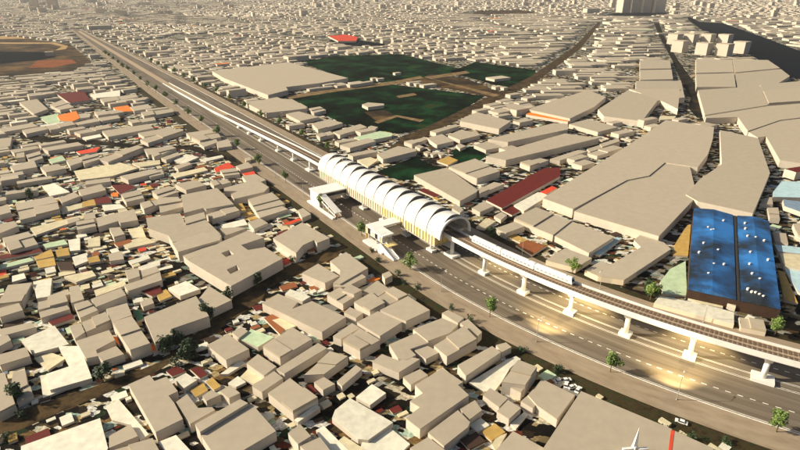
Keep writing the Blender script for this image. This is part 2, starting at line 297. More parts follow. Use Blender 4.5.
#@@CITY
# ---------------------------------------------------------------- surveyed buildings: roof outlines (photo survey sheets of 5x) and heights
TILES = dict(A=(0, 360), C=(160, 360), E=(320, 360), F=(480, 360), G=(640, 360), H=(0, 270), D=(160, 270), I=(320, 270), J=(480, 270), K=(640, 270),
             O=(0, 180), P=(160, 180), Q=(240, 210), L=(400, 180), M=(520, 180), N=(640, 180), R=(0, 90), S=(120, 90), T=(280, 90), V=(200, 30), Wt=(400, 90), X=(520, 90), U=(640, 90), Y=(640, 10), Z=(0, 0))
B = '''
A -60 80 22 62 78 225 -10 270|6
A 65 60 125 48 138 122 50 165|5
A 78 150 150 125 165 175 85 212|4
A 642 122 747 75 772 105 833 83 889 156 842 178 872 216 914 295 778 361|7
A 545 380 652 320 690 380 545 440|4
A 560 452 765 395 805 470 600 530|5
C 212 180 255 150 303 172 232 205|5
C 300 155 350 125 400 165 345 190|6
C 80 210 135 170 190 240 260 235 275 250 150 320|6
C 175 320 400 195 440 215 200 360|8
C 203 372 455 214 580 355 300 520|7
C 432 15 490 -30 582 32 520 78|6
C 460 130 570 55 615 90 510 160|6
C 582 45 790 -85 835 -60 622 68|6
C 540 165 650 90 790 195 665 265|7
E -80 75 50 -40 140 -15 20 70|6
E -30 110 20 85 75 120 15 150|5
C 640 365 700 320 755 380 690 420|7
C 700 430 800 385 850 450 760 480|6
E 85 105 180 25 210 45 110 130|5
I 262 458 310 420 400 455 430 430 500 445 395 512|6
E 415 85 500 45 540 75 470 115 455 125|5
E 475 125 540 85 610 40 715 110 690 125 745 175 500 345 430 290 500 235 450 205 515 165|7
E 540 362 690 250 750 310 740 335 620 430|6
E 450 440 540 385 625 450 560 500|5
F -112 25 60 -70 105 -40 -70 80|6
E 700 245 775 200 810 250 750 295|5
F 110 110 190 5 285 42 225 125|8
F 150 135 165 112 225 132 205 162|6
F 15 175 50 140 140 190 95 235|5
F 85 255 140 200 205 240 145 295|5
F 240 175 310 95 475 175 385 295 285 225|6
F 205 205 240 175 290 215 265 240|5
F 310 450 505 155 960 345 935 520 880 620 250 600|7|huge tan hall at the bottom edge beside the sidewalk
G 170 352 365 440 380 560 150 540|7
F 80 450 165 355 320 440 260 520|5
H -10 175 40 75 160 62 110 160|6
H -20 195 95 165 115 200 0 235|6
H -20 300 150 262 180 285 10 330|5
H -20 420 0 330 40 325 55 350 0 380|5
H -30 430 130 385 150 430 0 475|6
H 190 160 330 130 342 162 190 200|6
H 195 212 330 167 350 195 205 240|5
H 240 130 340 95 345 122 235 150|5
H 345 85 395 75 420 145 355 165|7
H 370 175 440 155 490 200 400 240|6
H 455 145 605 90 630 125 480 185|6
H 410 260 530 215 555 255 430 310|6
H 530 195 635 165 660 225 560 260|7
H 345 280 400 265 425 310 375 345|6
H 380 355 545 300 575 350 480 400 490 430 430 442|6
H 562 265 660 235 750 365 650 400|8
H 480 420 580 380 620 420 515 455|6
H 620 75 700 50 800 10 810 50 640 105|6
H 625 0 690 -10 700 30 640 50|6
H 690 10 780 -20 800 5 710 35|5
H 700 160 755 135 770 165 715 185|4
D -80 235 180 130 245 230 55 295 65 320 -25 365|8
D 185 155 245 80 358 150 262 195|7
D 510 165 590 118 690 160 660 195 760 155 930 235 810 310|7|long notched tan block right of the brown street crossing
D 515 385 660 285 760 345 600 440|7
D 235 375 340 320 445 395 330 450|7
D 360 310 405 285 440 305 395 340|5
I 310 20 345 5 362 25 325 45|6
I 70 85 105 15 190 5 230 35 130 85|6
I 35 125 100 90 170 135 115 170|6
I 110 100 150 70 210 100 170 120|8
I 215 105 285 52 350 95 280 138|6
I 170 160 260 110 325 170 250 210|7
I 290 135 365 90 440 130 340 175|6
I 300 200 440 130 550 200 430 255 360 225|7
I 185 260 290 205 410 260 300 330|7
I 120 210 150 185 215 215 180 240|5
I 65 330 160 265 200 290 105 345|6
I 115 360 200 290 300 350 200 405|7
I 345 372 480 315 548 362 450 395 480 425 430 450 390 442|6
I 465 295 610 240 690 275 650 315 540 355|7
I 570 378 720 285 785 350 635 432|7
I 610 215 640 200 720 240 690 265|6
I 700 265 740 245 810 310 790 330|6
I 470 400 520 370 600 410 530 445|5
J 80 375 130 362 158 385 110 410|5
K 430 120 475 115 480 180 435 165|5
K 495 235 615 258 630 310 505 285|4
U 230 522 300 445 410 370 400 200 590 240 650 415 590 560 565 615 288 555|9|large tan factory hall directly behind the blue hall
M 272 155 535 5 645 -20 725 -85 850 -65 885 80 695 280|8|broad tan factory roof facing the viaduct, left of the blue hall
M 115 90 290 -20 535 -170 730 -300 970 -265 965 -210 940 -130 890 -65 850 -70 725 -88 645 -22 535 0 265 145|9|largest tan factory roof, stepped edge, farther left of the blue hall
M -30 195 80 140 255 205 165 275|7
M 165 275 257 206 470 285 345 365|6
M 130 400 225 340 360 390 280 440|5
M 325 450 405 405 450 425 605 335 570 300 600 275 720 312 755 345 520 500 390 480|5|crooked tan L-shaped block beside the viaduct left of the mint roof
L 360 140 420 105 470 130 400 160|5
L 470 180 505 160 535 175 505 200|4
L 260 140 275 118 318 148 300 165|6
L 70 -25 235 -62 390 50 380 62 300 105|7
L 243 -64 375 -105 500 -45 385 -8|8
L 385 50 470 10 520 20 400 70|5
P 105 75 285 40 370 120 230 145 215 140 120 165|8
P 75 20 180 0 230 25 130 50|6
P -10 95 90 90 130 130 0 165|5
P 320 40 480 -5 545 35 520 60 370 95 355 70 390 55 320 55|7
P 440 100 560 65 625 120 480 155|6
P 480 158 600 125 640 145 500 190|5
P 690 150 715 140 755 170 710 190|5
Q 165 140 310 62 448 140 385 165 370 150 315 175 280 215|8
P 230 172 370 130 400 155 260 195|6
P 122 187 220 160 230 190 128 220|9
P -70 190 100 165 125 215 230 200 305 272 62 310 40 275 -60 240|8
P 62 316 210 262 307 276 300 300 90 360|8
P 300 242 390 235 435 240 320 280|5
P 140 402 300 312 440 252 520 287 405 325 440 350 525 335 612 392 355 530|9|big tan block with two dark light wells above the brown street crossing
P 115 378 298 311 305 314 140 400|7
P 440 210 500 190 540 215 470 245|5
P -40 60 50 35 90 60 0 90|6
P 250 10 330 -5 355 10 270 35|5
P 410 -20 480 -30 530 0 450 30|6
Q 310 315 390 268 497 330 425 365|7
Q 450 255 530 210 640 290 500 370 465 365 500 335 500 300|7
O 75 120 260 80 290 110 85 153|6
O 90 157 290 120 300 150 100 200|5
O 295 90 370 60 400 80 310 115|6
O 390 50 505 20 530 50 410 80|6
O 480 190 670 145 690 200 600 215 590 205 490 235|6
O 380 215 470 200 480 230 385 250|6
O 420 170 470 160 480 190 420 200|4
O 335 200 390 185 400 200 340 220|3
O 545 240 600 235 625 275 570 290|5
O 10 290 140 258 165 280 25 318|6
O 30 322 165 285 190 320 50 360|5
O -20 225 70 205 90 230 -10 270|6
O -20 140 40 120 55 160 -20 180|6
O 605 75 700 50 720 90 630 110|6
O 700 120 830 85 850 100 720 150|6
O 540 370 610 355 620 395 550 405|4
R 95 60 185 45 240 95 170 120|6
R 250 75 310 50 370 85 300 100|6
R 370 165 480 140 500 155 390 175|6
R 230 180 360 160 380 175 250 200|6
R -20 195 160 165 190 180 20 210|6
R 110 200 220 180 240 195 130 220|6
R 470 110 590 100 620 110 490 130|6
R 370 210 540 175 560 190 400 220|6
R 510 205 740 170 770 190 540 235|6
R 690 215 860 185 880 205 720 235|6
R 705 115 860 92 870 108 720 135|6
R 650 85 740 70 760 90 670 105|6
R 500 45 680 20 690 35 520 65|6
R 210 290 390 260 415 275 240 305|6
R 50 300 180 280 200 290 70 315|6
R 490 345 690 280 720 290 540 360|6
R 200 385 290 370 330 395 230 415|6
R 50 380 170 350 185 385 70 405|6
R 330 350 400 335 410 360 350 380|6
R 400 340 490 320 500 345 420 370|6
R -20 245 60 235 50 280 -10 290|6
R -20 292 40 285 50 305 -10 315|5
R 600 430 760 395 800 410 640 450|6
R 720 295 860 280 880 290 740 325|6
R 80 310 120 305 125 340 85 345|5
R 130 330 200 310 215 340 150 360|5
R 390 120 440 118 450 135 400 142|4
R 490 140 590 125 600 140 510 155|5
R 640 155 770 135 780 150 660 170|5
S 330 215 470 195 490 210 350 235|6
S 355 237 490 215 505 235 400 258|6
S 395 265 480 245 490 260 420 285|5
S 480 260 540 245 560 280 490 290|5
S 100 247 300 195 320 205 140 265|6
S 150 320 240 290 260 300 170 340|5
S 205 340 290 310 300 325 230 350|5
S 580 380 640 360 665 385 600 400|6
S 625 340 650 335 655 350 630 355|4
S 270 380 340 360 360 370 290 395|5
S 500 405 580 395 600 420 520 430|4
S 130 410 210 395 220 420 150 435|5
V 230 365 385 335 535 392 330 415|8
V 60 205 440 160 740 240 600 265 430 285 440 300 340 325 120 240|9|vast pale warehouse roof left of the dark green field
V 545 395 600 385 630 400 570 415|6
T 145 95 200 88 230 105 165 115|5
T 30 120 90 105 195 135 100 155|6
T 160 170 245 145 315 165 190 200|6
T 265 210 400 170 435 185 300 225|6
T 180 225 250 205 270 220 200 240|5
T 300 275 440 240 480 255 350 290|6
T 490 185 455 178 440 185 470 200|4
T 485 320 590 280 685 295 680 305 515 347|7
Wt 20 260 130 235 150 240 60 275|5
Wt 135 240 210 220 270 255 185 275|6
Wt 150 205 280 170 295 180 180 215|6
Wt 240 225 300 200 385 210 400 225 300 250|6
Wt 305 145 385 110 555 155 495 195 300 155|8
X -160 245 170 165 240 170 240 197 -60 260|8
X -170 330 225 217 395 240 -70 350|8
Wt 370 275 440 255 510 285 430 300|5
Wt 600 365 700 340 745 350 650 385|6
Wt 280 275 300 268 330 280 300 293|4
Wt 118 312 135 304 155 310 138 320|4
Wt 150 318 170 308 190 316 165 325|4
Wt 190 318 205 310 225 320 205 328|4
Wt 75 282 95 274 120 284 100 292|4
X 40 97 160 55 340 0 430 35 370 85 250 142|8
X 245 170 340 145 490 185 390 210|7
X 150 345 290 300 340 305 200 352|6
X 335 295 490 245 500 260 350 310|6
X 390 97 540 0 690 50 610 155 420 130|9
X 545 -5 800 -5 790 95 695 48|9
U 290 0 325 125 640 75 600 -20|9
U 326 131 330 140 490 135 540 205 700 150 960 118 960 55 640 80|9.6|broad tan factory roof at the right edge behind the hall next to the blue roof
U 543 210 590 238 630 230 700 350 960 385 960 124 700 155|8.6
U 600 -26 642 70 960 48 960 -60|9.3
Y 280 245 460 248 470 310 280 315|8
Y 464 248 640 250 700 290 475 312|8.8
Y 280 320 470 315 480 388 282 388|8.4
Y 476 317 705 295 750 330 650 392 485 388|7.6
Y 0 250 150 250 156 292 0 295|8
Y 0 300 158 297 165 345 0 350|7.4
Y -20 354 205 354 225 440 -20 470|8
T 410 72 440 62 520 68 520 76 440 86|6
T 0 45 60 45 140 90 0 120|6
N 625 90 660 85 665 122 600 118|5
N 660 262 730 266 742 318 675 305|4
N 635 142 690 142 700 196 650 190|5
N 765 218 810 215 820 290 790 280|5
G -80 60 -80 60 -80 60 -80 60|0
'''
LOWS = '''
A 530 235 592 195 745 372 700 400 655 325 560 300|2.5|w
A 105 430 500 290 540 440 480 540 100 540|3|w
H 105 350 272 278 345 370 170 418|3|w
H 290 380 400 380 460 540 250 600 230 520 350 480|3|w
H 170 440 250 410 330 440 240 500|2.5|c
A 200 80 400 30 440 95 215 190|2.5|w
E 180 185 260 120 330 165 250 225|3|w
E 75 250 150 190 365 312 240 400 190 395 60 290|3|w
E 240 335 340 330 450 420 370 500 200 440|2.5|w
E 120 380 230 450 150 500 60 430|2.5|c
E -20 350 20 330 160 470 60 520|2.5|w
F -55 112 130 0 180 -20 205 -5 150 40 110 105 70 160 20 155|2|w
F 60 420 80 385 135 365 80 460|2.5|c
F 150 320 220 260 240 270 180 345|2|w
G 140 470 155 350 172 352 160 450|6|s
C 70 95 130 65 185 100 120 140|3|w
C 30 55 80 30 130 55 60 80|2.5|r
C 150 150 215 110 240 150 180 185|2.5|m
C 230 110 260 85 305 130 270 150|2.5|m
C 150 45 200 35 240 70 200 90|2.5|r
C 340 115 390 80 430 110 380 135|2.5|w
C 400 85 440 45 520 90 470 120|2.5|c
C 670 300 780 220 800 235 690 310|3|w
C 300 70 400 0 430 15 340 70|2.5|w
C -10 410 80 375 150 450 60 500|3|w
D 625 120 650 95 752 132 712 157|3|w
D 40 90 130 55 200 95 100 130|3|w
D 400 345 455 295 570 335 490 385|3|g
D 520 240 560 220 650 270 600 320|2.5|b
D 560 250 600 240 680 280 630 300|2.5|c
D -20 120 30 95 60 130 0 155|2.5|m
K 100 127 235 155 400 192 470 212 470 272 70 165|3|w
K 100 60 150 -5 228 -45 235 128 115 118|2.5|g
K 238 140 360 122 410 132 415 188 300 168|2.5|c
K 690 0 722 10 790 165 722 150|2.5|m
K 722 -10 830 -10 830 130 790 110|2.5|l
N 665 60 710 5 830 10 830 88 665 84|4|l
N 715 97 830 110 830 168 722 130|4|u
N 672 322 830 340 830 372 690 355|3|l
N 697 365 830 375 830 452 722 430|3|c
N 175 320 235 225 255 222 240 380 165 375|2.5|m
L 380 235 430 190 480 205 420 245|2.5|c
L 430 100 720 -60 800 -62 800 -20 510 140|3|r
L 510 150 555 120 620 145 560 175|2.5|r
L 570 125 690 60 742 77 620 155|3|w
L 700 60 760 30 785 40 730 70|3|s
L 500 265 525 248 640 300 600 312|2|m
L 580 325 640 300 730 330 660 375|2.5|b
L 90 50 120 40 200 75 170 85|2.5|r
M 0 148 100 82 140 92 20 165|2.5|c
M 355 360 480 285 510 290 400 378|2.5|l
P 300 225 420 195 440 222 320 247|2.5|w
P 610 222 690 192 722 192 650 222|2.5|s
P 605 402 640 390 657 410 622 427|2.5|s
P 480 240 560 215 570 225 500 255|2.5|w
P 560 330 600 330 690 380 650 390|2.5|w
P 370 125 410 115 430 150 400 155|3|m
P 730 340 770 335 775 355 740 360|2.5|b
O 300 140 430 110 440 130 310 165|2.5|c
O 510 125 600 120 630 140 520 155|2.5|w
O 555 25 640 20 680 35 600 70|2.5|r
O 550 62 590 62 590 82 560 82|2.5|o
O 470 95 540 80 560 110 480 120|2.5|r
O 410 110 470 95 480 125 410 135|2.5|m
O 150 240 400 177 420 190 180 275|2.5|c
O 210 322 320 297 340 320 230 340|2.5|g
O 0 425 150 387 170 402 0 445|2.5|g
O 0 375 200 342 212 357 0 397|2.5|r
O 170 385 255 345 270 380 180 400|2.5|m
O 275 350 340 337 350 375 285 385|2.5|m
O 180 405 270 387 280 425 195 440|2.5|m
O 435 390 490 375 502 405 445 415|2.5|m
O 360 385 430 365 440 405 375 430|2.5|w
O 340 300 400 290 400 350 350 355|2.5|w
O 600 317 720 282 780 310 640 342|2.5|c
O 640 405 740 375 752 390 660 422|2.5|w
O 690 435 800 400 800 425 720 450|2.5|w
O 280 408 360 410 372 450 300 450|2.5|k
O 210 30 270 15 350 60 250 80|2.5|w
O 640 245 710 235 730 285 660 290|2.5|c
O 440 295 500 280 500 330 440 335|2.5|c
O 570 315 650 295 660 310 590 335|2.5|b
H 165 58 260 40 250 130 182 142|3|w
H 320 32 460 2 480 28 380 60|2.5|c
H 665 207 700 197 720 240 690 255|2.5|n
H 240 257 360 217 370 240 262 277|2.5|r
H 750 378 800 365 795 400 752 405|2.5|o
H 470 102 620 52 632 75 480 132|2.5|c
H 680 95 800 75 810 110 760 130|2.5|r
H 560 330 585 335 600 375 580 360|2.5|o
H 60 30 120 15 130 40 60 60|2.5|w
H 660 145 710 135 720 155 670 165|2.5|w
R 285 128 380 105 400 140 360 157 300 152|3|o
R 565 87 640 76 665 105 590 110|3|o
R 280 17 420 5 450 50 350 65|3|r
R 450 22 600 0 600 30 480 40|3|w
R 380 307 500 285 480 308 400 320|2.5|s
R 410 237 500 220 510 233 430 250|2.5|w
R 240 347 310 327 330 350 260 367|2.5|g
R 370 405 600 362 690 390 560 430 400 450|2.5|c
R 195 137 290 117 300 165 240 167|2.5|g
R 660 365 800 350 800 370 700 385|2.5|c
S 270 352 330 320 395 335 320 367|2.5|w
S 400 347 510 325 520 335 430 357|2.5|w
S 260 422 420 385 440 400 280 440|2.5|c
S 470 390 540 362 575 385 480 412|2.5|s
S 610 417 670 405 680 425 630 432|2.5|s
S 230 150 250 145 255 165 235 165|2.5|r
T 370 237 500 205 560 215 560 230 420 257|4|g
T 385 350 450 335 490 350 440 385|2.5|c
T 180 360 300 350 300 370 200 370|0|c
X 40 110 250 150 240 158 30 122|3|o
X 700 130 780 130 770 145 700 150|3|c
V 640 30 730 22 790 35 780 55 690 55|4|s
Wt 185 355 240 330 290 350 240 375|2|m
'''
def parse(txt):
    out = []
    for ln in txt.strip().splitlines():
        a = ln.split('|'); t = a[0].split(); ox, oy = TILES[t[0]]; v = list(map(float, t[1:]))
        out.append(([(ox + v[i] / 5, oy + v[i + 1] / 5) for i in range(0, len(v), 2)], float(a[1]), a[2] if len(a) > 2 else None))
    return [q for q in out if q[1] > 0]
FOOT = [[gp(694, 208, 6.4), gp(769, 221, 6.4), gp(781, 309, 6.4), gp(688, 289, 6.4)], [gp(664, 40), gp(730, 39), gp(752, 54), gp(745, 58.5), gp(672, 58)], [gp(44, 53), gp(56, 53), gp(56, 57.5), gp(44, 57.5)], [gp(612, 10.5), gp(668, 10.5), gp(668, 14), gp(612, 14)], [gp(86, 26.5), gp(110, 26.5), gp(112, 31), gp(88, 31)]]            # ground outlines of everything already built
ITEMS = []           # (object, photo centre, photo area, kind, colour)
def pierced_roof(poly, holes, z, mat, parent):
    bm = bmesh.new(); es = []
    for ring in [poly] + holes:
        vs_ = [bm.verts.new((x, y, z)) for x, y in ring]; es += [bm.edges.new((vs_[i], vs_[(i + 1) % len(vs_)])) for i in range(len(vs_))]
    bmesh.ops.triangle_fill(bm, use_beauty=True, use_dissolve=False, edges=es)
    mb = MB(); bm.verts.index_update(); mb.v = [tuple(v.co) for v in bm.verts]; mb.f = [tuple(v.index for v in f.verts) for f in bm.faces]; mb.m = [0] * len(mb.f); bm.free()
    o = mb.build('roof', mat, parent)
    for ring in holes: MB().prism(ring, .02, z - .01, False).build('light_well', WALL, parent)
def prism_house(kind, poly, h, wall, roof, slab=.3, holes=None):
    poly = ccw(poly); cx = sum(p[0] for p in poly) / len(poly); cy = sum(p[1] for p in poly) / len(poly)
    t = thing(kind, (cx, cy, 0), None, 'house' if kind == 'house' else 'shed')
    MB().prism(poly, 0, h if holes else h - slab, False).build('wall', wall, t)
    if holes: pierced_roof(poly, holes, h, roof, t)
    else: MB().prism(poly, h - slab, h).build('roof', roof, t)
    FOOT.append(poly); return t
for i_, (pts, h, lab) in enumerate(parse(B)):
    h = h * (.66 if h < 7.5 else .75) + .005 * (i_ % 40); poly = [gp(x, y, h) for x, y in pts]
    hl = [[gp(160 + x / 5, 180 + y / 5, h) for x, y in q] for q in ([(305, 365), (345, 350), (370, 370), (330, 385)], [(333, 448), (383, 425), (398, 448), (352, 470)])] if lab and 'light wells' in lab else None
    t = prism_house('house', poly, h, WALL, TAN, .3, hl)
    c = (sum(p[0] for p in pts) / len(pts), sum(p[1] for p in pts) / len(pts))
    if area(poly) > 2500 : t['category'] = 'factory hall'; t.name = 'factory_hall'
    if lab: tag(t, lab, group='flat-roofed houses and halls')
    if len(poly) == 4 and area(poly) > 90 and i_ % 9 in (0, 2, 5, 6):
        q = ccw(poly); e = [math.dist(q[k], q[(k + 1) % 4]) for k in range(4)]; k0 = 0 if e[0] + e[2] > e[1] + e[3] else 1
        if i_ % 2: k0 += 2
        a, b, c2, d = [q[(k0 + k) % 4] for k in range(4)]; f = .36 + .05 * (i_ % 6); cc = ((a[0] + c2[0]) / 2, (a[1] + c2[1]) / 2)
        L2 = lambda p, r, f: (p[0] + (r[0] - p[0]) * f, p[1] + (r[1] - p[1]) * f)
        st_ = [L2(p, cc, .012) for p in (a, L2(a, b, f), L2(d, c2, f), d)]
        MB().prism(st_, h, h + .55 + .12 * (i_ % 5)).build('upper_storey', TAN, t)
    ITEMS.append([t, c, area(poly), 'house', None, lab])
for i_, (pts, h, col) in enumerate(parse(LOWS)):
    h = (h * .8 if h > 2.6 else h * .42) + .006 * i_; poly = [gp(x, y, h) for x, y in pts]
    t = prism_house('shed', poly, h, WALL, SHEDC[col], .15)
    c = (sum(p[0] for p in pts) / len(pts), sum(p[1] for p in pts) / len(pts))
    ITEMS.append([t, c, area(poly), 'shed', col, None])
#@@FILL
# ---------------------------------------------------------------- the rest of the city
def inpoly(P, poly):
    x, y = P[:, 0], P[:, 1]; r = np.zeros(len(P), bool); n = len(poly)
    for i in range(n):
        (x1, y1), (x2, y2) = poly[i], poly[(i + 1) % n]
        if y1 == y2: continue
        c = ((y1 > y) != (y2 > y)) & (x < (x2 - x1) * (y - y1) / (y2 - y1) + x1); r ^= c
    return r
def blocked(P, polys, pad=0.0):
    r = np.zeros(len(P), bool)
    for poly in polys:
        a = np.array(poly); lo = a.min(0) - pad - .1; hi = a.max(0) + pad + .1
        k = np.where((P[:, 0] > lo[0]) & (P[:, 0] < hi[0]) & (P[:, 1] > lo[1]) & (P[:, 1] < hi[1]) & ~r)[0]
        if len(k) == 0: continue
        if pad:
            cx, cy = a.mean(0); q = [(px + (px - cx) / (math.hypot(px - cx, py - cy) + 1e-6) * pad, py + (py - cy) / (math.hypot(px - cx, py - cy) + 1e-6) * pad) for px, py in poly]
        else: q = poly
        r[k] |= inpoly(P[k], q)
    return r
def project(X, Y, Z):
    dz = Z - CH; zc = Y * CT - dz * ST; yc = Y * ST + dz * CT
    return 400 + FPX * X / zc, 225 - FPX * yc / zc
seeds = []
y = 130.0
while y < 9000:
    st = 230 if y < 1500 else 420
    x = -y * .95 - 300
    while x < y * .95 + 300:
        seeds.append((x + rng.uniform(-.3, .3) * st, y + rng.uniform(-.3, .3) * st)); x += st
    y += st
seeds = np.array(seeds)
boxes = []           # x, y, w, d, h, ang
for i, (sx, sy) in enumerate(seeds):
    st = 230 if sy < 1500 else 420
    if sy < 1500: ang = math.radians(36 + rng.choice([0, 0, 4, -6, 8]))
    else: ang = math.radians(36 + rng.choice([0, 8, -10, 14, -16, 4, 84]))
    far = min(1.0, max(0.0, (sy - 900) / 2600)); right = sx > 60 and 560 < sy < 2800 and sx > .12 * sy; pu = (11.5 + 8 * far) * (1.5 if right else 1); pv = (25 + 17 * far) * (1.6 if right else 1); R = st * .95
    if right: ang = math.radians(rng.choice([4, 10, 14]))
    elif sx > 120 and sy > 300: ang = math.radians(rng.choice([22, 30, 34]))
    d = ((seeds - seeds[i]) ** 2).sum(1); near = seeds[np.argsort(d)[1:14]]
    us = np.arange(-R, R, pu); vv = np.arange(-R, R, pv)
    U, Vv = np.meshgrid(us, vv); U = U.ravel(); Vv = Vv.ravel(); n = len(U)
    row = np.round((U + R) / pu).astype(int)
    keep = (row % 7 != 0) & (np.round((Vv + R) / pv).astype(int) % 6 != 0)
    keep &= rng.random(n) > (.04 if right else .10)
    jt = .08 if right else .2; Vv = Vv + rng.uniform(-jt, jt, n) * pv + (row % 3) * pv * .31; U = U + rng.uniform(-.4, .4, n) * jt * pu
    ca, sa = math.cos(ang), math.sin(ang)
    X = sx + Vv * ca - U * sa; Y = sy + Vv * sa + U * ca
    own = (X - sx) ** 2 + (Y - sy) ** 2
    for q in near: keep &= own <= (X - q[0]) ** 2 + (Y - q[1]) ** 2
    wv = pv * (rng.uniform(.85, 1.1, n) if right else rng.uniform(.6, 1.05, n)); wu = pu * (rng.uniform(.86, 1.04, n) if right else rng.uniform(.66, 1.0, n))
    big = rng.random(n) < .05; wv = np.where(big, wv * 2.0, wv); wu = np.where(big, wu * 2.2, wu)
    hh = rng.uniform(3.2, 5.2, n) * (1 - .12 * far) + (rng.random(n) < .05) * rng.uniform(2, 5, n)
    if sy > 2600: hh = hh + (rng.random(n) < .012) * rng.uniform(8, 25, n)
    k = np.where(keep)[0]
    boxes.append(np.stack([X[k], Y[k], wv[k], wu[k], hh[k], np.full(len(k), ang) + rng.normal(0, .025, len(k))], 1))
BX = np.concatenate(boxes)
px, py = project(BX[:, 0], BX[:, 1], BX[:, 4]); dist = np.hypot(BX[:, 0], BX[:, 1])
BX = BX[(BX[:, 1] > 60) & (px > -130) & (px < 930) & (py > -16) & (py < 520)]
# far houses thin out into the haze, keep the count sane
P = BX[:, :2]
ok = np.hypot(P[:, 0], P[:, 1]) > 300
s_, o_ = so(P)
lim = np.where(s_ > -650, 1.0, np.clip(1 - (-650 - s_) / 1350 * .6, .4, 1))
mar = np.maximum(BX[:, 2], 0) * .5
ok &= ~((o_ > -(46 * lim) - mar) & (o_ < 39 * lim + mar) & (s_ > -2010) & (s_ < 320))
ca, sa = np.cos(BX[:, 5]), np.sin(BX[:, 5])
for fx, fy in ((0, 0), (.5, .5), (-.5, .5), (.5, -.5), (-.5, -.5), (0, .5), (0, -.5), (.5, 0), (-.5, 0)):
    Q = np.stack([P[:, 0] + BX[:, 2] * fx * ca - BX[:, 3] * fy * sa, P[:, 1] + BX[:, 2] * fx * sa + BX[:, 3] * fy * ca], 1)
    ok &= ~blocked(Q, FIELDS, 0)
    ok &= ~blocked(Q, FOOT, .8)
BX = BX[ok]
def corners(b):
    c, s = math.cos(b[5]), math.sin(b[5])
    return [(b[0] + b[2] * fx * c - b[3] * fy * s, b[1] + b[2] * fx * s + b[3] * fy * c) for fx, fy in ((-.5, -.5), (.5, -.5), (.5, .5), (-.5, .5))]
px, py = project(BX[:, 0], BX[:, 1], BX[:, 4])
inside = (px > 4) & (px < 796) & (py > 4) & (py < 446)
dist = np.hypot(BX[:, 0], BX[:, 1]); size = np.where(inside, BX[:, 2] * BX[:, 3] * CH / dist ** 3, 0)
order = np.argsort(-size)
NH = 300 - sum(1 for q in ITEMS if q[3] == 'house'); ind = set(order[:max(0, NH)].tolist())
for i in sorted(ind):
    b = BX[i]; t = prism_house('house', corners(b), b[4], WALL, TAN)
    ITEMS.append([t, (px[i], py[i]), b[2] * b[3], 'house', None, None])
RM = [MATS['tan_roof_render'], paint('pale_roof', (.51, .44, .33), .9, 0, .05), paint('sand_roof', (.43, .365, .265), .9, 0, .05), WALL] + [SHEDC[k] for k in 'wcsorgk']
def boxmesh(name, B, roofidx, mats, wallidx):
    n = len(B); ca, sa = np.cos(B[:, 5]), np.sin(B[:, 5]); V = np.zeros((n, 8, 3))
    for j, (fx, fy) in enumerate(((-.5, -.5), (.5, -.5), (.5, .5), (-.5, .5))):
        X = B[:, 0] + B[:, 2] * fx * ca - B[:, 3] * fy * sa; Y = B[:, 1] + B[:, 2] * fx * sa + B[:, 3] * fy * ca
        V[:, j, 0] = V[:, j + 4, 0] = X; V[:, j, 1] = V[:, j + 4, 1] = Y; V[:, j + 4, 2] = B[:, 4]
    F = np.array([[4, 5, 6, 7], [0, 1, 5, 4], [1, 2, 6, 5], [2, 3, 7, 6], [3, 0, 4, 7]])
    faces = (np.arange(n)[:, None, None] * 8 + F[None]).reshape(-1, 4)
    me = bpy.data.meshes.new(name); me.vertices.add(n * 8); me.vertices.foreach_set('co', V.ravel()); nf = len(faces)
    me.loops.add(nf * 4); me.loops.foreach_set('vertex_index', faces.ravel().astype(np.int32))
    me.polygons.add(nf); me.polygons.foreach_set('loop_start', np.arange(0, nf * 4, 4, dtype=np.int32))
    for m in mats: me.materials.append(m)
    mi = np.full((n, 5), wallidx, np.int32); mi[:, 0] = roofidx; me.polygons.foreach_set('material_index', mi.ravel()); me.polygons.foreach_set('use_smooth', np.zeros(nf, bool)); me.update(); me.validate()
    o = bpy.data.objects.new(name, me); COL.objects.link(o); return o
rest = np.array([i for i in range(len(BX)) if i not in ind]); RB = BX[rest]
ri = rng.choice([0, 1, 2], len(RB), p=[.5, .3, .2]); q = rng.random(len(RB)); ri = np.where(q < .03, rng.integers(4, 6, len(RB)), ri); ri = np.where(q > .992, rng.integers(6, 11, len(RB)), ri)
dh = boxmesh('distant_houses', RB, ri, RM, 3); tag(dh, 'thousands of small pale flat-roofed houses spreading to the horizon', 'houses', kind='stuff')
# small lean-to roofs in the lanes between the nearer houses
nS = 15000
XY = np.stack([rng.uniform(-560, 420, nS), rng.uniform(110, 620, nS)], 1); px, py = project(XY[:, 0], XY[:, 1], 2 + 0 * XY[:, 0])
XY = XY[(px > -20) & (px < 820) & (py < 470)]
s_, o_ = so(XY); XY = XY[((o_ < -48) | ((o_ > 44) & (rng.random(len(XY)) < .22)))]
SB = np.stack([XY[:, 0], XY[:, 1], (_k := np.where(rng.random(len(XY)) < .55, 1.0, .5)) * rng.uniform(3.5, 9, len(XY)), _k * rng.uniform(3, 6, len(XY)), rng.uniform(.25, 1.3, len(XY)), np.full(len(XY), math.radians(36)) + rng.choice([0, .06, -.08, math.pi / 2], len(XY))], 1)
ca, sa = np.cos(SB[:, 5]), np.sin(SB[:, 5]); ok = np.ones(len(SB), bool)
polys = FOOT + FIELDS
for fx, fy in ((0, 0), (.5, .5), (-.5, .5), (.5, -.5), (-.5, -.5)):
    Q = np.stack([SB[:, 0] + SB[:, 2] * fx * ca - SB[:, 3] * fy * sa, SB[:, 1] + SB[:, 2] * fx * sa + SB[:, 3] * fy * ca], 1); ok &= ~blocked(Q, polys, 0)
SB = SB[ok]; kept = []
near_rest = RB[np.hypot(RB[:, 0], RB[:, 1]) < 800]
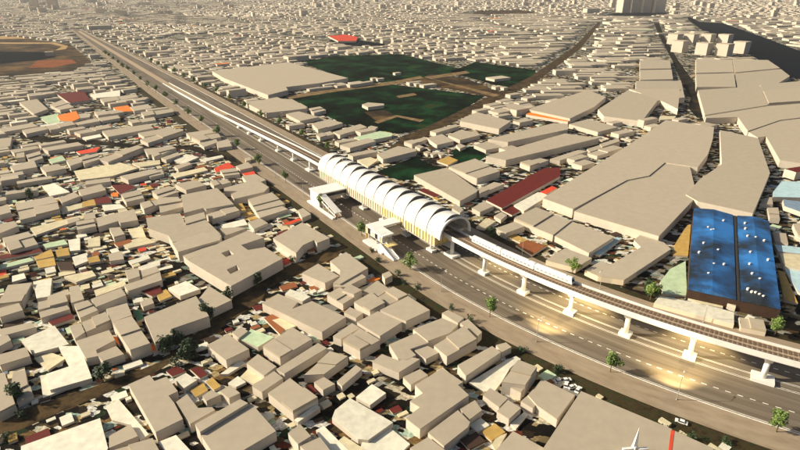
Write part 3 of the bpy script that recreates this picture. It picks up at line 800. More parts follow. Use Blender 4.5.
for b in SB:
    r = .5 * math.hypot(b[2], b[3])
    if all((b[0] - k[0]) ** 2 + (b[1] - k[1]) ** 2 > (.56 * (r + k[6])) ** 2 for k in kept) and not (len(near_rest) and (np.hypot(near_rest[:, 0] - b[0], near_rest[:, 1] - b[1]) < (r + near_rest[:, 3] * .5 + 1)).any()):
        kept.append(list(b) + [r])
SB = np.array([k[:6] for k in kept]); px, py = project(SB[:, 0], SB[:, 1], SB[:, 4]); size = np.where((px > 3) & (px < 797) & (py < 447), SB[:, 2] * SB[:, 3] / np.hypot(SB[:, 0], SB[:, 1]) ** 3, 0)
order = np.argsort(-size); NS = 300 - sum(1 for q in ITEMS if q[3] == 'shed')
CH_ = rng.choice(list('wcrmgbkosu'), len(SB), p=[.27, .26, .07, .11, .07, .07, .09, .02, .02, .02])
for i in order[:NS]:
    b = SB[i]; col = str(CH_[i]); t = prism_house('shed', corners(b), b[4], WALL, SHEDC[col], b[4] * .5); ITEMS.append([t, (px[i], py[i]), b[2] * b[3], 'shed', col, None])
i = order[NS:]
if len(i):
    keys = list('wcrmgbkosu'); o = boxmesh('small_sheds', SB[i], np.array([keys.index(c) for c in CH_[i]]), [SHEDC[k] for k in keys] + [WALL], len(keys)); tag(o, 'clutter of small coloured shed roofs in the lanes', 'sheds', kind='stuff')
print('CITY', len(BX), len(ind), len(SB), len(ITEMS))
# ---------------------------------------------------------------- blue-roofed hall
def bluemat():
    m, t, b = newmat('weathered_blue_roof'); L = t.links.new
    tc = t.nodes.new('ShaderNodeTexCoord'); no = t.nodes.new('ShaderNodeTexNoise'); no.inputs['Scale'].default_value = .035; no.inputs['Detail'].default_value = 7; no.inputs['Roughness'].default_value = .62
    rp = t.nodes.new('ShaderNodeValToRGB'); cr = rp.color_ramp
    cr.elements[0].position = .38; cr.elements[0].color = (.018, .026, .035, 1); cr.elements[1].position = .60; cr.elements[1].color = (.035, .22, .60, 1)
    e = cr.elements.new(.48); e.color = (.022, .09, .24, 1)
    wv = t.nodes.new('ShaderNodeTexWave'); wv.inputs['Scale'].default_value = .35; wv.inputs['Distortion'].default_value = 0
    mp = t.nodes.new('ShaderNodeMapping'); mp.inputs['Rotation'].default_value = (0, 0, .2)
    mr = t.nodes.new('ShaderNodeMapRange'); mr.inputs[3].default_value = .72; mr.inputs[4].default_value = 1.12
    vm = t.nodes.new('ShaderNodeVectorMath'); vm.operation = 'SCALE'
    L(tc.outputs['Object'], no.inputs['Vector']); L(no.outputs[0], rp.inputs[0]); L(tc.outputs['Object'], mp.inputs[0]); L(mp.outputs[0], wv.inputs['Vector']); L(wv.outputs[0], mr.inputs[0])
    L(rp.outputs[0], vm.inputs[0]); L(mr.outputs[0], vm.inputs['Scale']); L(vm.outputs[0], b.inputs['Base Color']); b.inputs['Roughness'].default_value = .55
    return m
BLUE = bluemat()
HB = 6.4; q4 = [gp(694, 208, HB), gp(769, 221, HB), gp(781, 309, HB), gp(688, 289, HB)]
def bl(u, v):
    a, b, c, d = q4; return ((a[0] * (1 - u) + b[0] * u) * (1 - v) + (d[0] * (1 - u) + c[0] * u) * v, (a[1] * (1 - u) + b[1] * u) * (1 - v) + (d[1] * (1 - u) + c[1] * u) * v)
t = thing('factory_hall', (*bl(.5, .5), 0), 'factory hall with the bright blue weathered roof and rows of small white vents', 'factory hall')
MB().prism(ccw(q4), 0, HB - .55, False).build('wall', SHEDC['k'], t)  # dark brown puts the shadow along the hall front into the wall colour
def roofstrip(u0, u1, rise, name, mat, z=HB):
    mb = MB(); um = (u0 + u1) / 2; pr = [(u0, -.4), (u0, 0), (um, rise), (u1, 0), (u1, -.4)]
    for v in (0, 1):
        for u, dz in pr: mb.v.append((*bl(u, v), z + dz))
    n = 5; mb.f = [(i, (i + 1) % n, n + (i + 1) % n, n + i) for i in range(n)] + [(4, 3, 2, 1, 0), (5, 6, 7, 8, 9)]; mb.m = [0] * 7
    return mb.build(name, mat, t)
roofstrip(0, .535, 1.5, 'roof', BLUE); roofstrip(.54, .585, .2, 'roof_gutter', ASPH_DARK, HB - .5); roofstrip(.59, 1, 1.3, 'roof', BLUE)
for u, v in [(.2, .28), (.24, .31), (.27, .3), (.15, .5), (.33, .55), (.28, .72), (.1, .62), (.4, .7), (.22, .83), (.68, .12), (.68, .2), (.7, .3), (.8, .3), (.9, .32), (.72, .5), (.92, .55), (.7, .64), (.72, .74), (.8, .78), (.66, .9), (.7, .92), (.74, .92), (.78, .93), (.82, .94), (.4, .14)]:
    x, y = bl(u, v); MB().box((x, y, HB + .5), (1.1, .9, 1.2), .5).build('roof_vent', WHITE, t)
FOOT.append(q4)

# ---------------------------------------------------------------- towers and other far landmarks
def tower(px, py, wx, wy, h, ang, label, group, mat=None, name='apartment_tower', cat='apartment tower'):
    x, y = gp(px, py); t = thing(name, (x, y, 0), label, cat, group)
    MB().box((x, y, 0), (wx, wy, h - .8), ang).build('wall', WALL, t); MB().box((x, y, h - .8), (wx + .5, wy + .5, .8), ang).build('roof', mat or MATS['pale_roof'], t); return t
ordn = ['leftmost', 'second from the left', 'third from the left', 'rightmost']
for i, (a, b) in enumerate([(679, 52), (703, 54.5), (723, 55.5), (740, 53)]):
    tower(a, b, 26, 26, 25, .62, 'pale apartment tower by the river, %s in the front row' % ordn[i], 'cluster of apartment towers by the river')
for i, (a, b) in enumerate([(674, 44), (690, 44), (707, 44), (724, 44.5)]):
    tower(a, b, 26, 26, 25, .62, 'pale apartment tower by the river, %s in the back row' % ordn[i], 'cluster of apartment towers by the river')
for i, (a, wd, h) in enumerate([(622, 38, 120), (632, 55, 150), (643, 50, 150), (656, 62, 140)]):
    tower(a, 12.5, wd, 50, h * .75, .3, 'tall white tower on the horizon, %s of four' % ordn[i], 'tower blocks on the horizon')
for i, (a, b, wd, h) in enumerate([(35, 8, 45, 90), (54, 9, 50, 95), (92, 3, 70, 60)]):
    tower(a, b, wd, 40, h, .4, 'tall pale tower block at the top left, %s' % ['at the corner', 'second from the corner', 'farthest right of the three'][i], 'tower blocks at the top left', None, 'tower_block', 'tower')
tower(50, 56, 16, 11, 9, .5, 'lone white block standing between the pond and the red earth', None, MATS['pale_roof'], 'white_hall', 'building')
tower(100, 29, 70, 40, 12, .6, 'long pale shed-like hall right of the far end of the road', None, MATS['pale_roof'], 'long_hall', 'building')
for i, (a, b, wx, wy) in enumerate([(428, 87, 24, 12), (417, 86, 9, 9), (397, 75, 12, 8), (374, 80.5, 10, 8), (380, 81, 12, 7), (498, 80, 34, 22), (497, 89, 14, 10), (504, 90, 8, 8)]):
    tower(a, b, wx, wy, 4.2, .55, ['white flat-roofed field house beside the path crossing the green field', 'small white annexe at the left end of the white field house', 'tiny white hut alone in the upper green field',
        'small pale house at the left edge of the green field, left of a pair', 'small pale house at the left edge of the green field, right of a pair', 'broad pale house at the right corner of the green field', 'small pale house below the broad one at the green field corner', 'smallest pale hut at the right corner of the green field'][i], 'buildings in the green field', None, 'field_house', 'house')

# ---------------------------------------------------------------- viaduct
_hs = [-740, -700, -560, -450, -345, -280, -232, -190, 0, 400]; _hz = [.9, 1.5, 3.6, 5.2, 9.0, 11.2, 13.0, 14.0, 15.5, 15.5]
def top(s): return float(np.interp(s, _hs, _hz))
def off(d, lo=.2): return lambda s: max(lo, top(s) - d)
via = thing('viaduct', W(0, 0, 0), 'long white elevated railway viaduct curving above the median of the wide road', 'viaduct')
V0, V1 = -720, 296
MB().sbox(V0, V1, -4.4, 4.4, off(2.1, .25), off(1.2, .5)).build('deck', WHITE, via)
MB().sbox(-480, V1, -3.2, 3.2, off(3.7, .2), off(2.1, .3)).build('girder', WHITE, via)
for sg in (-1, 1):
    MB().sbox(V0, V1, sg * 4.4, sg * 4.85, off(2.5, .22), off(0, .9)).build('parapet', WHITE, via)
MB().sbox(-1900, V0 - 1, -4.4, 4.4, .2, .45).build('embankment', BALL, via)
MB().sbox(V0 + 1, V1, -4.38, 4.38, off(1.2, .5), off(1.02, .62)).build('track_bed', BALL, via)
for o in (-2.15, 2.15):
    mb = MB(); s = -420
    while s < V1 - 1:
        z = top(s) - 1.0; p, a = axis(s); c = W(s, o, z); mb.box(c, (1.0, 3.0, .16), -a); s += 1.75
    tr = mb.build('track', TIE, via)
    for e in (-.75, .75): MB().sbox(V0 + 2, V1, o + e - .09, o + e + .09, off(.9, .7), off(.70, .85)).build('rail', RAIL, tr)
def pier(s, big=False):
    z1 = top(s) - 3.72
    p, a = axis(s); a = -a; c = W(s, 0, 0)
    L, B2, H2 = (8.2, 6.2, 1.5) if big else (5.2, 4.6, 1.7)
    mb = MB(); hx = 1.15; zc = max(2.0, z1 - 2.2)
    mb.tube((c[0], c[1], H2), (c[0], c[1], zc), hx, hx * .95, 16)
    o = mb.build('pier', WHITE, via, True)
    o2 = MB().box((c[0], c[1], .05), (L, B2, H2 - .05), a).build('plinth', WHITE, o)
    mb = MB(); ca, sa = math.cos(a), math.sin(a)
    pr = [(-1.3, zc), (1.3, zc), (3.3, z1), (-3.3, z1)]
    for x in (-1.3, 1.3):
        for y, z in pr: mb.v.append((c[0] + x * ca - y * sa, c[1] + x * sa + y * ca, z))
    mb.f = [(0, 1, 2, 3), (7, 6, 5, 4)] + [(i, (i + 1) % 4, 4 + (i + 1) % 4, 4 + i) for i in range(4)]; mb.m = [0] * 6
    mb.build('cap', WHITE, o)
for k in range(0, 11): pier(27.25 * k, k in (0, 6))
for s in (-193.5, -228, -263.5, -308, -342, -374): 
    if top(s) > 7: pier(s, s == -193.5)

# ---------------------------------------------------------------- train
def train_car(root, s0, s1, o, name, front):
    prof = [(-1.42, .35), (-1.52, 1.0), (-1.50, 2.5), (-1.30, 3.3), (-.75, 3.72), (.75, 3.72), (1.30, 3.3), (1.50, 2.5), (1.52, 1.0), (1.42, .35)]
    n = 10; mb = MB(); m = len(prof)
    for i in range(n + 1):
        s = s0 + (s1 - s0) * i / n; k = 1.0; ends = i == n and front
        for y, z in prof: mb.v.append(W(s - (max(0, z - 1.2) * .35 if ends else 0), o + y * (.93 if ends else 1), top(s) - .68 + z))
    for i in range(n):
        for e in range(m): g = (e + 1) % m; mb.f.append((i * m + e, i * m + g, (i + 1) * m + g, (i + 1) * m + e)); mb.m.append(0)
    mb.f += [tuple(range(m)), tuple(range(n * m, n * m + m))]; mb.m += [0, 0]
    car = mb.build(name, TRAINW, root)
    for sg in (-1, 1):
        for j in range(8):
            a = s0 + 1.2 + j * (s1 - s0 - 2.4) / 8; b = a + (s1 - s0 - 2.4) / 8 * .62
            mb = MB(); 
            mb.sbox(a, b, o + sg * 1.47, o + sg * 1.535, lambda q: top(q) - .68 + 1.35, lambda q: top(q) - .68 + 2.25); mb.build('window', TRAING, car)
    MB().sbox(s0 + 4, s1 - 4, o - .55, o + .55, lambda q: top(q) - .68 + 3.72, lambda q: top(q) - .68 + 3.95).build('roof_unit', WHITE, car)
    if front:
        s = s1 + .03; mb = MB(); zb = top(s) - .68
        for z, y in ((1.5, 1.2), (2.7, 1.1)):
            for yy in (-y, y): mb.v.append(W(s - (z - 1.2) * .35 + .03, o + yy, zb + z))
        mb.f = [(0, 1, 3, 2)]; mb.m = [0]; mb.build('windscreen', GLASSD, car)
    return car
TRAINW = paint('train_white_paint', (.82, .81, .79), .35, 0, .03); TRAING = paint('train_tinted_glass', (.34, .35, .36), .2, 0, 0)
tr_ = thing('metro_train', W(48, 2.15, top(48)), 'white three-car metro train leaving the station on the far track of the viaduct', 'train')
for j in range(3): train_car(tr_, 15.5 + j * 21.8, 15.5 + j * 21.8 + 21.2, 2.15, 'carriage', j == 2)

# ---------------------------------------------------------------- station
st = thing('railway_station', W(-78, 0, 0), 'white arched-roof elevated metro station with yellow glazed sides spanning the road median', 'station')
SA, SB_ = -156.0, 0.0; NB = 13; BL = (SB_ - SA) / NB; NPH = 26
def arch(f, shrink=0.0, z0=13.2):
    ph = math.pi * (1 - f); c, s = math.cos(ph), math.sin(ph); ex = 2 / 2.25
    o = 1.0 + (11.5 - shrink) * math.copysign(abs(c) ** ex, c); z = z0 + (11.4 - shrink) * abs(s) ** ex
    return o, z, s
for b in range(NB):
    s0 = SA + b * BL; s1 = s0 + BL; mb = MB()
    for sh in (0, .35):
        for i in range(NPH + 1):
            o, z, sn = arch(i / NPH, sh); lift = 1.9 * math.exp(-((i / NPH - .46) / .17) ** 2)
            mb.v += [W(s0 + .3, o, z), W(s1 - .25, o, z + lift)]
    m2 = 2 * (NPH + 1)
    for i in range(NPH):
        mb.f += [(2 * i, 2 * i + 1, 2 * i + 3, 2 * i + 2), (m2 + 2 * i + 2, m2 + 2 * i + 3, m2 + 2 * i + 1, m2 + 2 * i), (2 * i, 2 * i + 2, m2 + 2 * i + 2, m2 + 2 * i), (2 * i + 1, m2 + 2 * i + 1, m2 + 2 * i + 3, 2 * i + 3)]; mb.m += [0] * 4
    e = 2 * NPH; mb.f += [(0, m2, m2 + 1, 1), (e, e + 1, m2 + e + 1, m2 + e)]; mb.m += [0, 0]
    bay = mb.build('roof_bay', SHELL, st)
    if b < NB - 1:
        for i0 in range(6, 18, 2):      # dark panes of the clerestory slot, white mullions left between
            mb = MB()
            for f in ((i0 + .1) / NPH, (i0 + 1.0) / NPH, (i0 + 1.75) / NPH):
                o, z, sn = arch(f, .0); lift = 1.9 * math.exp(-((f - .46) / .17) ** 2)
                mb.v += [W(s1 - .2, o, z + .03), W(s1 - .2, o, z + max(.06, lift - .12))]
            mb.f = [(0, 1, 3, 2), (2, 3, 5, 4)]; mb.m = [0, 0]; mb.build('clerestory_pane', PANE, bay)
mb = MB()
for s in (-.2, 1.2):
    for sh in (-.25, .9):
        for i in range(NPH + 1): o, z, _ = arch(i / NPH, sh); mb.v.append(W(s, o, z))
m1 = NPH + 1
for i in range(NPH):
    mb.f += [(i, i + 1, m1 + i + 1, m1 + i), (2 * m1 + i, 3 * m1 + i, 3 * m1 + i + 1, 2 * m1 + i + 1), (i, 2 * m1 + i, 2 * m1 + i + 1, i + 1), (m1 + i, m1 + i + 1, 3 * m1 + i + 1, 3 * m1 + i)]; mb.m += [0] * 4
mb.f += [(0, m1, 3 * m1, 2 * m1), (NPH, 2 * m1 + NPH, 3 * m1 + NPH, m1 + NPH)]; mb.m += [0, 0]
mb.build('end_arch', WHITE, st)
MB().sbox(SA, -5, -9.4, 9.6, 6.0, 6.6, 20).build('concourse_floor', CONC, st)
for a, b in ((-9.3, -4.95), (4.95, 10.2)): MB().sbox(SA, -2, a, b, 13.3, 14.9, 20).build('platform', CONC, st)
MB().sbox(SA + 1, -6, -8.9, 9.2, 6.6, 13.2, 20).build('concourse', BRN, st)
npan = 50; pl = (SB_ - 5 - SA) / npan
for sg, o in ((-1, -9.05), (1, 9.35)):
    for i in range(npan):
        a = SA + i * pl; mat = YEL if (i > 30 and i % 3 != 0) else CRM
        MB().sbox(a + .35, a + pl - .2, o, o + sg * .16, 6.65, 12.6, 20).build('wall_panel', mat, st)
    mb = MB()
    for i in range(npan + 1):
        a = SA + i * pl; mb.sbox(a - .16, a + .2, o, o + sg * .55, 6.65, 13.1, 20)
    mb.build('wall_fins', CRM, st)
for i in range(6):
    o = -8.8 + i * 3.05; MB().sbox(-5.9, -5.6, o, o + 2.7, 6.65, 12.6, 20).build('end_panel', YEL, st)
for k in range(6):
    s = -12 - 27.0 * k
    for o in (-6.4, 6.4):
        p, a = axis(s); c = W(s, o, 0)
        oo = MB().tube((c[0], c[1], 1.4), (c[0], c[1], 6.05), .75, .75, 12).build('column', WHITE, st, True)
        MB().box((c[0], c[1], .05), (6.0, 3.6, 1.35), -a).build('plinth', WHITE, oo)
for i, o in enumerate((-8.6, 11.2)):
    c = W(-1, o, 0); MB().tube((c[0], c[1], 14.9), (c[0], c[1], 19.5 if i else 17), .4, .4, 10).build('end_post', BRN, st)

def entrance_near():
    t = thing('station_entrance', W(-38, -30, 0), 'white station entrance with yellow glazing on the sidewalk, nearer of the two', 'station entrance')
    MB().sbox(-48.5, -40, -30.5, -9.6, 8.9, 10, 20).build('bridge_roof', WHITE, t); MB().sbox(-48.2, -40.4, -30.2, -9.6, 5.4, 5.9, 20).build('bridge_floor', CONC, t)
    MB().sbox(-48.1, -47.8, -24, -9.6, 5.9, 7.3, 20).build('bridge_rail', CONC, t); MB().sbox(-40.7, -40.4, -22.8, -9.6, 5.9, 7.3, 20).build('bridge_rail', CONC, t)
    MB().sbox(-39.9, -27.5, -31.4, -23.2, 8.9, 10, 20).build('head_roof', WHITE, t); MB().sbox(-48.4, -28, -31.0, -23.4, 4.8, 5.3, 20).build('head_floor', CONC, t)
    MB().sbox(-48.3, -48.0, -31.0, -24, 1.2, 8.9, 20).build('end_wall', YEL, t)
    for i in range(7): a = -47.6 + i * 2.8; MB().sbox(a, a + 2.3, -31.1, -30.9, 5.3, 8.8, 20).build('glazing', [CRM, GLASSD, WHITE][i % 3], t)
    for s in (-46, -37, -29):
        for o in (-30, -24.5): c = W(s, o, 0); MB().tube((c[0], c[1], .2), (c[0], c[1], 8.9), .35, .35, 8).build('column', WHITE, t)
    for o in (-17,): c = W(-44, o, 0); x = MB().tube((c[0], c[1], 1.2), (c[0], c[1], 5.4), .7, .7, 10).build('column', WHITE, t); MB().box((c[0], c[1], .05), (4, 3.4, 1.2), -A0).build('plinth', WHITE, x)
    MB().sbox(-46, -24, -34.6, -28.5, .2, 1.3, 20).build('base', WHITE, t); MB().sbox(-27.4, -22, -31, -24, 4.6, 5.1, 20).build('canopy', YEL, t)
    mb = MB(); n = 16
    for i in range(n): mb.sbox(-28 + i * .95, -28 + (i + 1) * .95, -33, -29.5, .2, 5.2 - i * .31, 20)
    mb.build('stairs', WHITE, t)
    for o in (-33.2, -29.3):
        mb = MB(); 
        for s, z in ((-28, 5.2), (-12.8, .3)): mb.v += [W(s, o, z), W(s, o + .2, z), W(s, o + .2, z + 1.1), W(s, o, z + 1.1)]
        mb.f = [(0, 1, 2, 3), (7, 6, 5, 4)] + [(e, (e + 1) % 4, 4 + (e + 1) % 4, 4 + e) for e in range(4)]; mb.m = [0] * 6; mb.build('balustrade', WHITE, t)
def entrance_far():
    t = thing('station_entrance', W(-118, -29, 0), 'white station entrance with a sloping covered escalator, farther of the two on the sidewalk', 'station entrance')
    MB().sbox(-127, -112.6, -31.5, -27, .2, 9.6, 20).build('head_wall', WHITE, t); MB().sbox(-127.6, -112, -32, -9.6, 9.6, 10.4, 20).build('bridge_roof', WHITE, t)
    MB().sbox(-126.5, -113, -26.9, -9.6, 5.2, 5.8, 20).build('bridge_floor', CONC, t); MB().sbox(-112.8, -112.5, -26.9, -9.6, 5.8, 9.4, 20).build('bridge_glazing', GLASSD, t); MB().sbox(-112.45, -112.3, -26.9, -9.6, 5.6, 7.0, 20).build('bridge_rail', CONC, t)
    def slope(o0, o1, z0, z1, th, name, mat, s0=-111.9, s1=-88):
        mb = MB()
        for s, z in ((s0, z0), (s1, z1)): mb.v += [W(s, o0, z), W(s, o1, z), W(s, o1, z + th), W(s, o0, z + th)]
        mb.f = [(0, 1, 2, 3), (7, 6, 5, 4)] + [(e, (e + 1) % 4, 4 + (e + 1) % 4, 4 + e) for e in range(4)]; mb.m = [0] * 6; mb.build(name, mat, t)
    slope(-31.6, -26.6, 9.4, 3.6, .5, 'escalator_roof', WHITE); slope(-31.0, -27.2, 5.2, .3, .6, 'escalator', BRN)
    for o in (-31.3, -26.9): slope(o, o + .2, 5.8, .9, 1.1, 'balustrade', WHITE)
    for s, z in ((-106, 7.6), (-98, 5.7), (-89, 3.6)):
        for o in (-31.4, -26.8): c = W(s, o, 0); MB().tube((c[0], c[1], .2), (c[0], c[1], z), .22, .22, 8).build('post', WHITE, t)
    MB().sbox(-127.5, -87, -34.4, -32.1, .2, 1.2, 20).build('base', WHITE, t)
    c = W(-119, -18, 0); x = MB().tube((c[0], c[1], 1.2), (c[0], c[1], 5.2), .7, .7, 10).build('column', WHITE, t); MB().box((c[0], c[1], .05), (4, 3.4, 1.2), -A0).build('plinth', WHITE, x)
entrance_near(); entrance_far()

# ---------------------------------------------------------------- street trees, bushes, lamps, cars
def leafcloud(mb, c, r, n, size, rg):
    cl = [(c[0] + rg.normal() * r[0] * .30, c[1] + rg.normal() * r[1] * .30, c[2] + rg.normal() * r[2] * .36, rg.uniform(.40, .62)) for _ in range(14)]
    for i in range(n):
        q = cl[i % 14]; d = rg.normal(size=3); d /= np.linalg.norm(d); k = rg.random() ** .4 * q[3]
        p = Vector((q[0] + d[0] * k * r[0], q[1] + d[1] * k * r[1], q[2] + d[2] * k * r[2] * .8))
        nrm = Vector(rg.normal(size=3) * .7 + np.array([d[0], d[1], d[2] + .6])).normalized(); u = nrm.orthogonal().normalized(); v = nrm.cross(u); a = rg.uniform(0, 6.28); u, v = u * math.cos(a) + v * math.sin(a), v * math.cos(a) - u * math.sin(a)
        s = size * rg.uniform(.6, 1.3); b = len(mb.v)
        mb.v += [tuple(p - u * s), tuple(p + v * s * .6 - u * s * .1), tuple(p + u * s), tuple(p - v * s * .6 + u * s * .1)]; mb.f.append((b, b + 1, b + 2, b + 3)); mb.m.append(0)
def build_plain(mb, name, mat, parent):
    me = bpy.data.meshes.new(name); me.from_pydata(mb.v, [], mb.f); me.materials.append(mat); o = bpy.data.objects.new(name, me); COL.objects.link(o); o.parent = parent; return o
def tree_proto(seed, h, r, leaf, name, n=1000):
    rg = np.random.default_rng(seed); t = thing(name, (0, 0, -500), None, 'tree' if 'tree' in name else 'bush')
    mb = MB(); leafcloud(mb, (0, 0, h - r * 1.05), (r, r, r * 1.15), n, .52 * r / 3.4, rg); build_plain(mb, 'crown', leaf, t)
    mb = MB(); mb.tube((0, 0, 0), (.1, .05, h * .5), .22, .15, 7)
    for a in range(4):
        an = a * 1.6 + rg.random(); mb.tube((.08, .04, h * .42), (math.cos(an) * r * .3, math.sin(an) * r * .3, h - r * (.9 + .5 * rg.random())), .10, .04, 5)
    build_plain(mb, 'trunk', TRUNK, t); return t
protos = [tree_proto(i, 9.6 + .5 * (i % 3), 3.3 + .3 * (i % 2), LEAF, 'street_tree') for i in range(4)]
bushp = [tree_proto(20 + i, 3.8, 2.2, LEAFD, 'bush', 300) for i in range(3)] ; treep = [tree_proto(30 + i, 8.5, 3.8, LEAFD, 'dark_tree') for i in range(2)]
def numword(n): return ['nearest', 'second nearest', 'third nearest', 'fourth nearest', 'fifth nearest', 'sixth nearest', 'seventh nearest', 'eighth nearest', 'ninth nearest', 'tenth nearest', '11th nearest', '12th nearest', '13th nearest', '14th nearest', '15th nearest', '16th nearest', '17th nearest', '18th nearest', '19th nearest', '20th nearest', '21st nearest', '22nd nearest', '23rd nearest', '24th nearest', '25th nearest', '26th nearest', '27th nearest', '28th nearest', '29th nearest', '30th nearest'][n]
used = set()
def place(plist, k, loc, rz, sc, label, group):
    pr = plist[k % len(plist)]
    if id(pr) not in used: used.add(id(pr)); o = pr; o.location = loc
    else: o = copytree(pr, loc)
    o.rotation_euler.z = rz; o.scale = (sc,) * 3; tag(o, label, None, group); return o
LS = [167.5, 113, 57, .5, -53.5, -111.5, -174.5] + [-234 - 58.6 * k for k in range(17)]
for i, s in enumerate(LS): place(protos, i, W(s, -30.8 * taper(s), .2), i * 2.1, 1 + .08 * math.sin(i * 5), 'green tree on the left sidewalk, %s to the bottom right corner' % numword(i), 'street trees along the left-hand sidewalk')
RS = [169, 108.5, 60.5] + [-237 - 57.5 * k for k in range(14)]
for i, s in enumerate(RS): place(protos, i + 1, W(s, 38.5 * taper(s), .1), i * 1.7, .95 + .08 * math.sin(i * 3), 'green tree on the roadside behind the viaduct, %s to right edge' % numword(i), 'street trees along the far side of the road')
bp = [(664, 436), (690, 440), (726, 443), (608, 408), (555, 372), (522, 352), (470, 322), (452, 310), (418, 289), (398, 276), (378, 262), (372, 252), (196, 356), (176, 366), (150, 384), (182, 342), (240, 290), (246, 284), (226, 306), (268, 272), (292, 262), (44, 432), (22, 418), (6, 440), (36, 440), (140, 362), (560, 372), (404, 284)]
bp = sorted(set(bp), key=lambda p: -p[0])
def freeof(p):
    q = np.array([gp(*p)]); return not any(inpoly(q, f)[0] for f in FOOT)
bp = [p for p in bp if freeof(p)]
for i, p in enumerate(bp): place(bushp, i, (*gp(*p), 0), i * 1.3, .85 + .35 * ((i * 7) % 5) / 5, 'dark bush between houses and road, %s to the right edge' % numword(i), 'dark bushes by the road and the brown street')
tp = [(648, 296), (655, 297), (250, 92), (263, 97), (271, 103), (284, 108), (240, 86), (104, 379), (140, 366), (168, 352), (178, 344), (200, 328), (208, 320), (216, 312), (243, 283), (251, 277), (258, 284), (8, 404), (17, 401), (26, 404), (4, 414), (14, 411), (190, 352), (235, 288), (255, 280), (228, 300), (20, 195), (30, 198), (25, 190), (186, 360), (492, 238)]
tp = [p for p in sorted(tp, key=lambda p: -p[0]) if freeof(p)]
for i, p in enumerate(tp): place(treep, i, (*gp(*p), 0), i * 1.9, .8 + .3 * ((i * 3) % 4) / 4, 'dark bushy tree standing among the houses, %s to the right edge' % numword(i), 'dark trees among the houses')

def lamp(s, side, lit, aim, label, group):
    o = side * 32.2 * taper(s); base = W(s, o, .2); t = thing('street_lamp', base, label, 'street lamp', group)
    MB().tube(base, (base[0], base[1], 11.2), .16, .09, 8).build('pole', STEEL, t); MB().tube(base, (base[0], base[1], .9), .26, .22, 8).build('base', STEEL, t)
    e = W(s, o - side * 2.6, 11.7); MB().tube((base[0], base[1], 11.15), e, .08, .06, 6).build('arm', STEEL, t)
    hd = W(s, o - side * 3.1, 11.62); MB().box(hd, (.45, 1.3, .2), -axis(s)[1]).build('lamp_head', WHITE, t)
    if lit:
        l = bpy.data.lights.new('lamp_light', 'SPOT'); l.energy = lit; l.color = (1, .78, .38); l.spot_size = math.radians(92); l.spot_blend = .75; l.shadow_soft_size = .3
        lo = bpy.data.objects.new('lamp_light', l); COL.objects.link(lo); lo.parent = t; lo.location = Vector(hd) - Vector(base) + Vector((0, 0, -.12))
        tgt = Vector(W(aim[0], aim[1], 0)); lo.rotation_euler = (Vector(hd) - tgt).to_track_quat('Z', 'Y').to_euler()
for i in range(15):
    s = 192 - 55 * i
    if i: lamp(s, -1, {1: 80000, 2: 75000}.get(i, 0), (s - 6, -7 if i == 1 else -2), 'grey lamp on left sidewalk, %s to bottom right corner%s' % (numword(i - 1), ', yellow pool below' if i in (1, 2) else ''), 'street lamps on the left-hand sidewalk')
    lamp(s, 1, {1: 95000, 2: 125000, 3: 60000}.get(i, 0), (s + 1, 10), 'grey lamp behind the viaduct, %s to right edge%s' % (numword(i), ', yellow pool below' if i in (1, 2) else ''), 'street lamps on the far side of the road')
def car(px, py, ang, label, col):
    x, y = gp(px, py); t = thing('parked_car', (x, y, .05), label, 'car', 'parked cars')
    ca, sa = math.cos(ang), math.sin(ang); R = lambda u, v, z: (x + u * ca - v * sa, y + u * sa + v * ca, z)
    def loft(name, mat, secs):
        mb = MB()
        for z, a, b, hw in secs: mb.v += [R(a, -hw, z), R(b, -hw, z), R(b, hw, z), R(a, hw, z)]
        for i in range(len(secs) - 1):
            for e in range(4): g = (e + 1) % 4; mb.f.append((4 * i + e, 4 * i + g, 4 * i + 4 + g, 4 * i + 4 + e)); mb.m.append(0)
        k = 4 * (len(secs) - 1); mb.f += [(3, 2, 1, 0), (k, k + 1, k + 2, k + 3)]; mb.m += [0, 0]; return mb.build(name, mat, t)
    loft('body', col, [(.35, -2.0, 2.0, .8), (.55, -2.15, 2.15, .87), (.9, -2.1, 2.1, .86)]); loft('cabin', GLASSD, [(.9, -1.5, 1.1, .8), (1.38, -1.1, .5, .66)]); loft('roof', col, [(1.38, -1.12, .52, .67), (1.46, -1.0, .4, .6)])
    for u in (-1.3, 1.3):
        for v in (-.82, .82): MB().tube(R(u, v - .1, .36), R(u, v + .1, .36), .34, .34, 12).build('wheel', TYRE, t)
cars = [(559, 382, .3), (566, 386, 1.2), (572, 388, .4), (578, 391, .9), (681, 423, 2.6), (566, 381, .2)]
lb = ['leftmost in the knot by the verge', 'third from left in the knot by the verge', 'fourth from left in the knot by the verge', 'rightmost in the knot by the verge',
      'alone on the verge near the red wall', 'farthest back in the knot by the verge']
for (a, b, c), l_ in zip(cars, lb): car(a, b, c, 'small white car parked ' + l_, TRAINW)
# white wedge by the huge hall, added for a light sliver between roofs
x, y = gp(634, 449, 5.6); t = thing('light_sliver', (x, y, 5.6), 'white wedge standing in for a light sliver between roofs at the bottom edge', 'light_sliver')
MB().box((x, y, 5.6), (1.5, 1.5, 1.6), .6).build('base', WHITE, t)
mb = MB(); mb.tube((x, y, 7.2), (x + .3, y + .2, 15.0), .85, .03, 4); mb.build('light_sliver_tip', WHITE, t)
for d in (-2.6, 2.6): MB().box((x + d, y - .6, 5.6), (3.2, .9, 1.0), .1).build('parapet', WHITE, t)
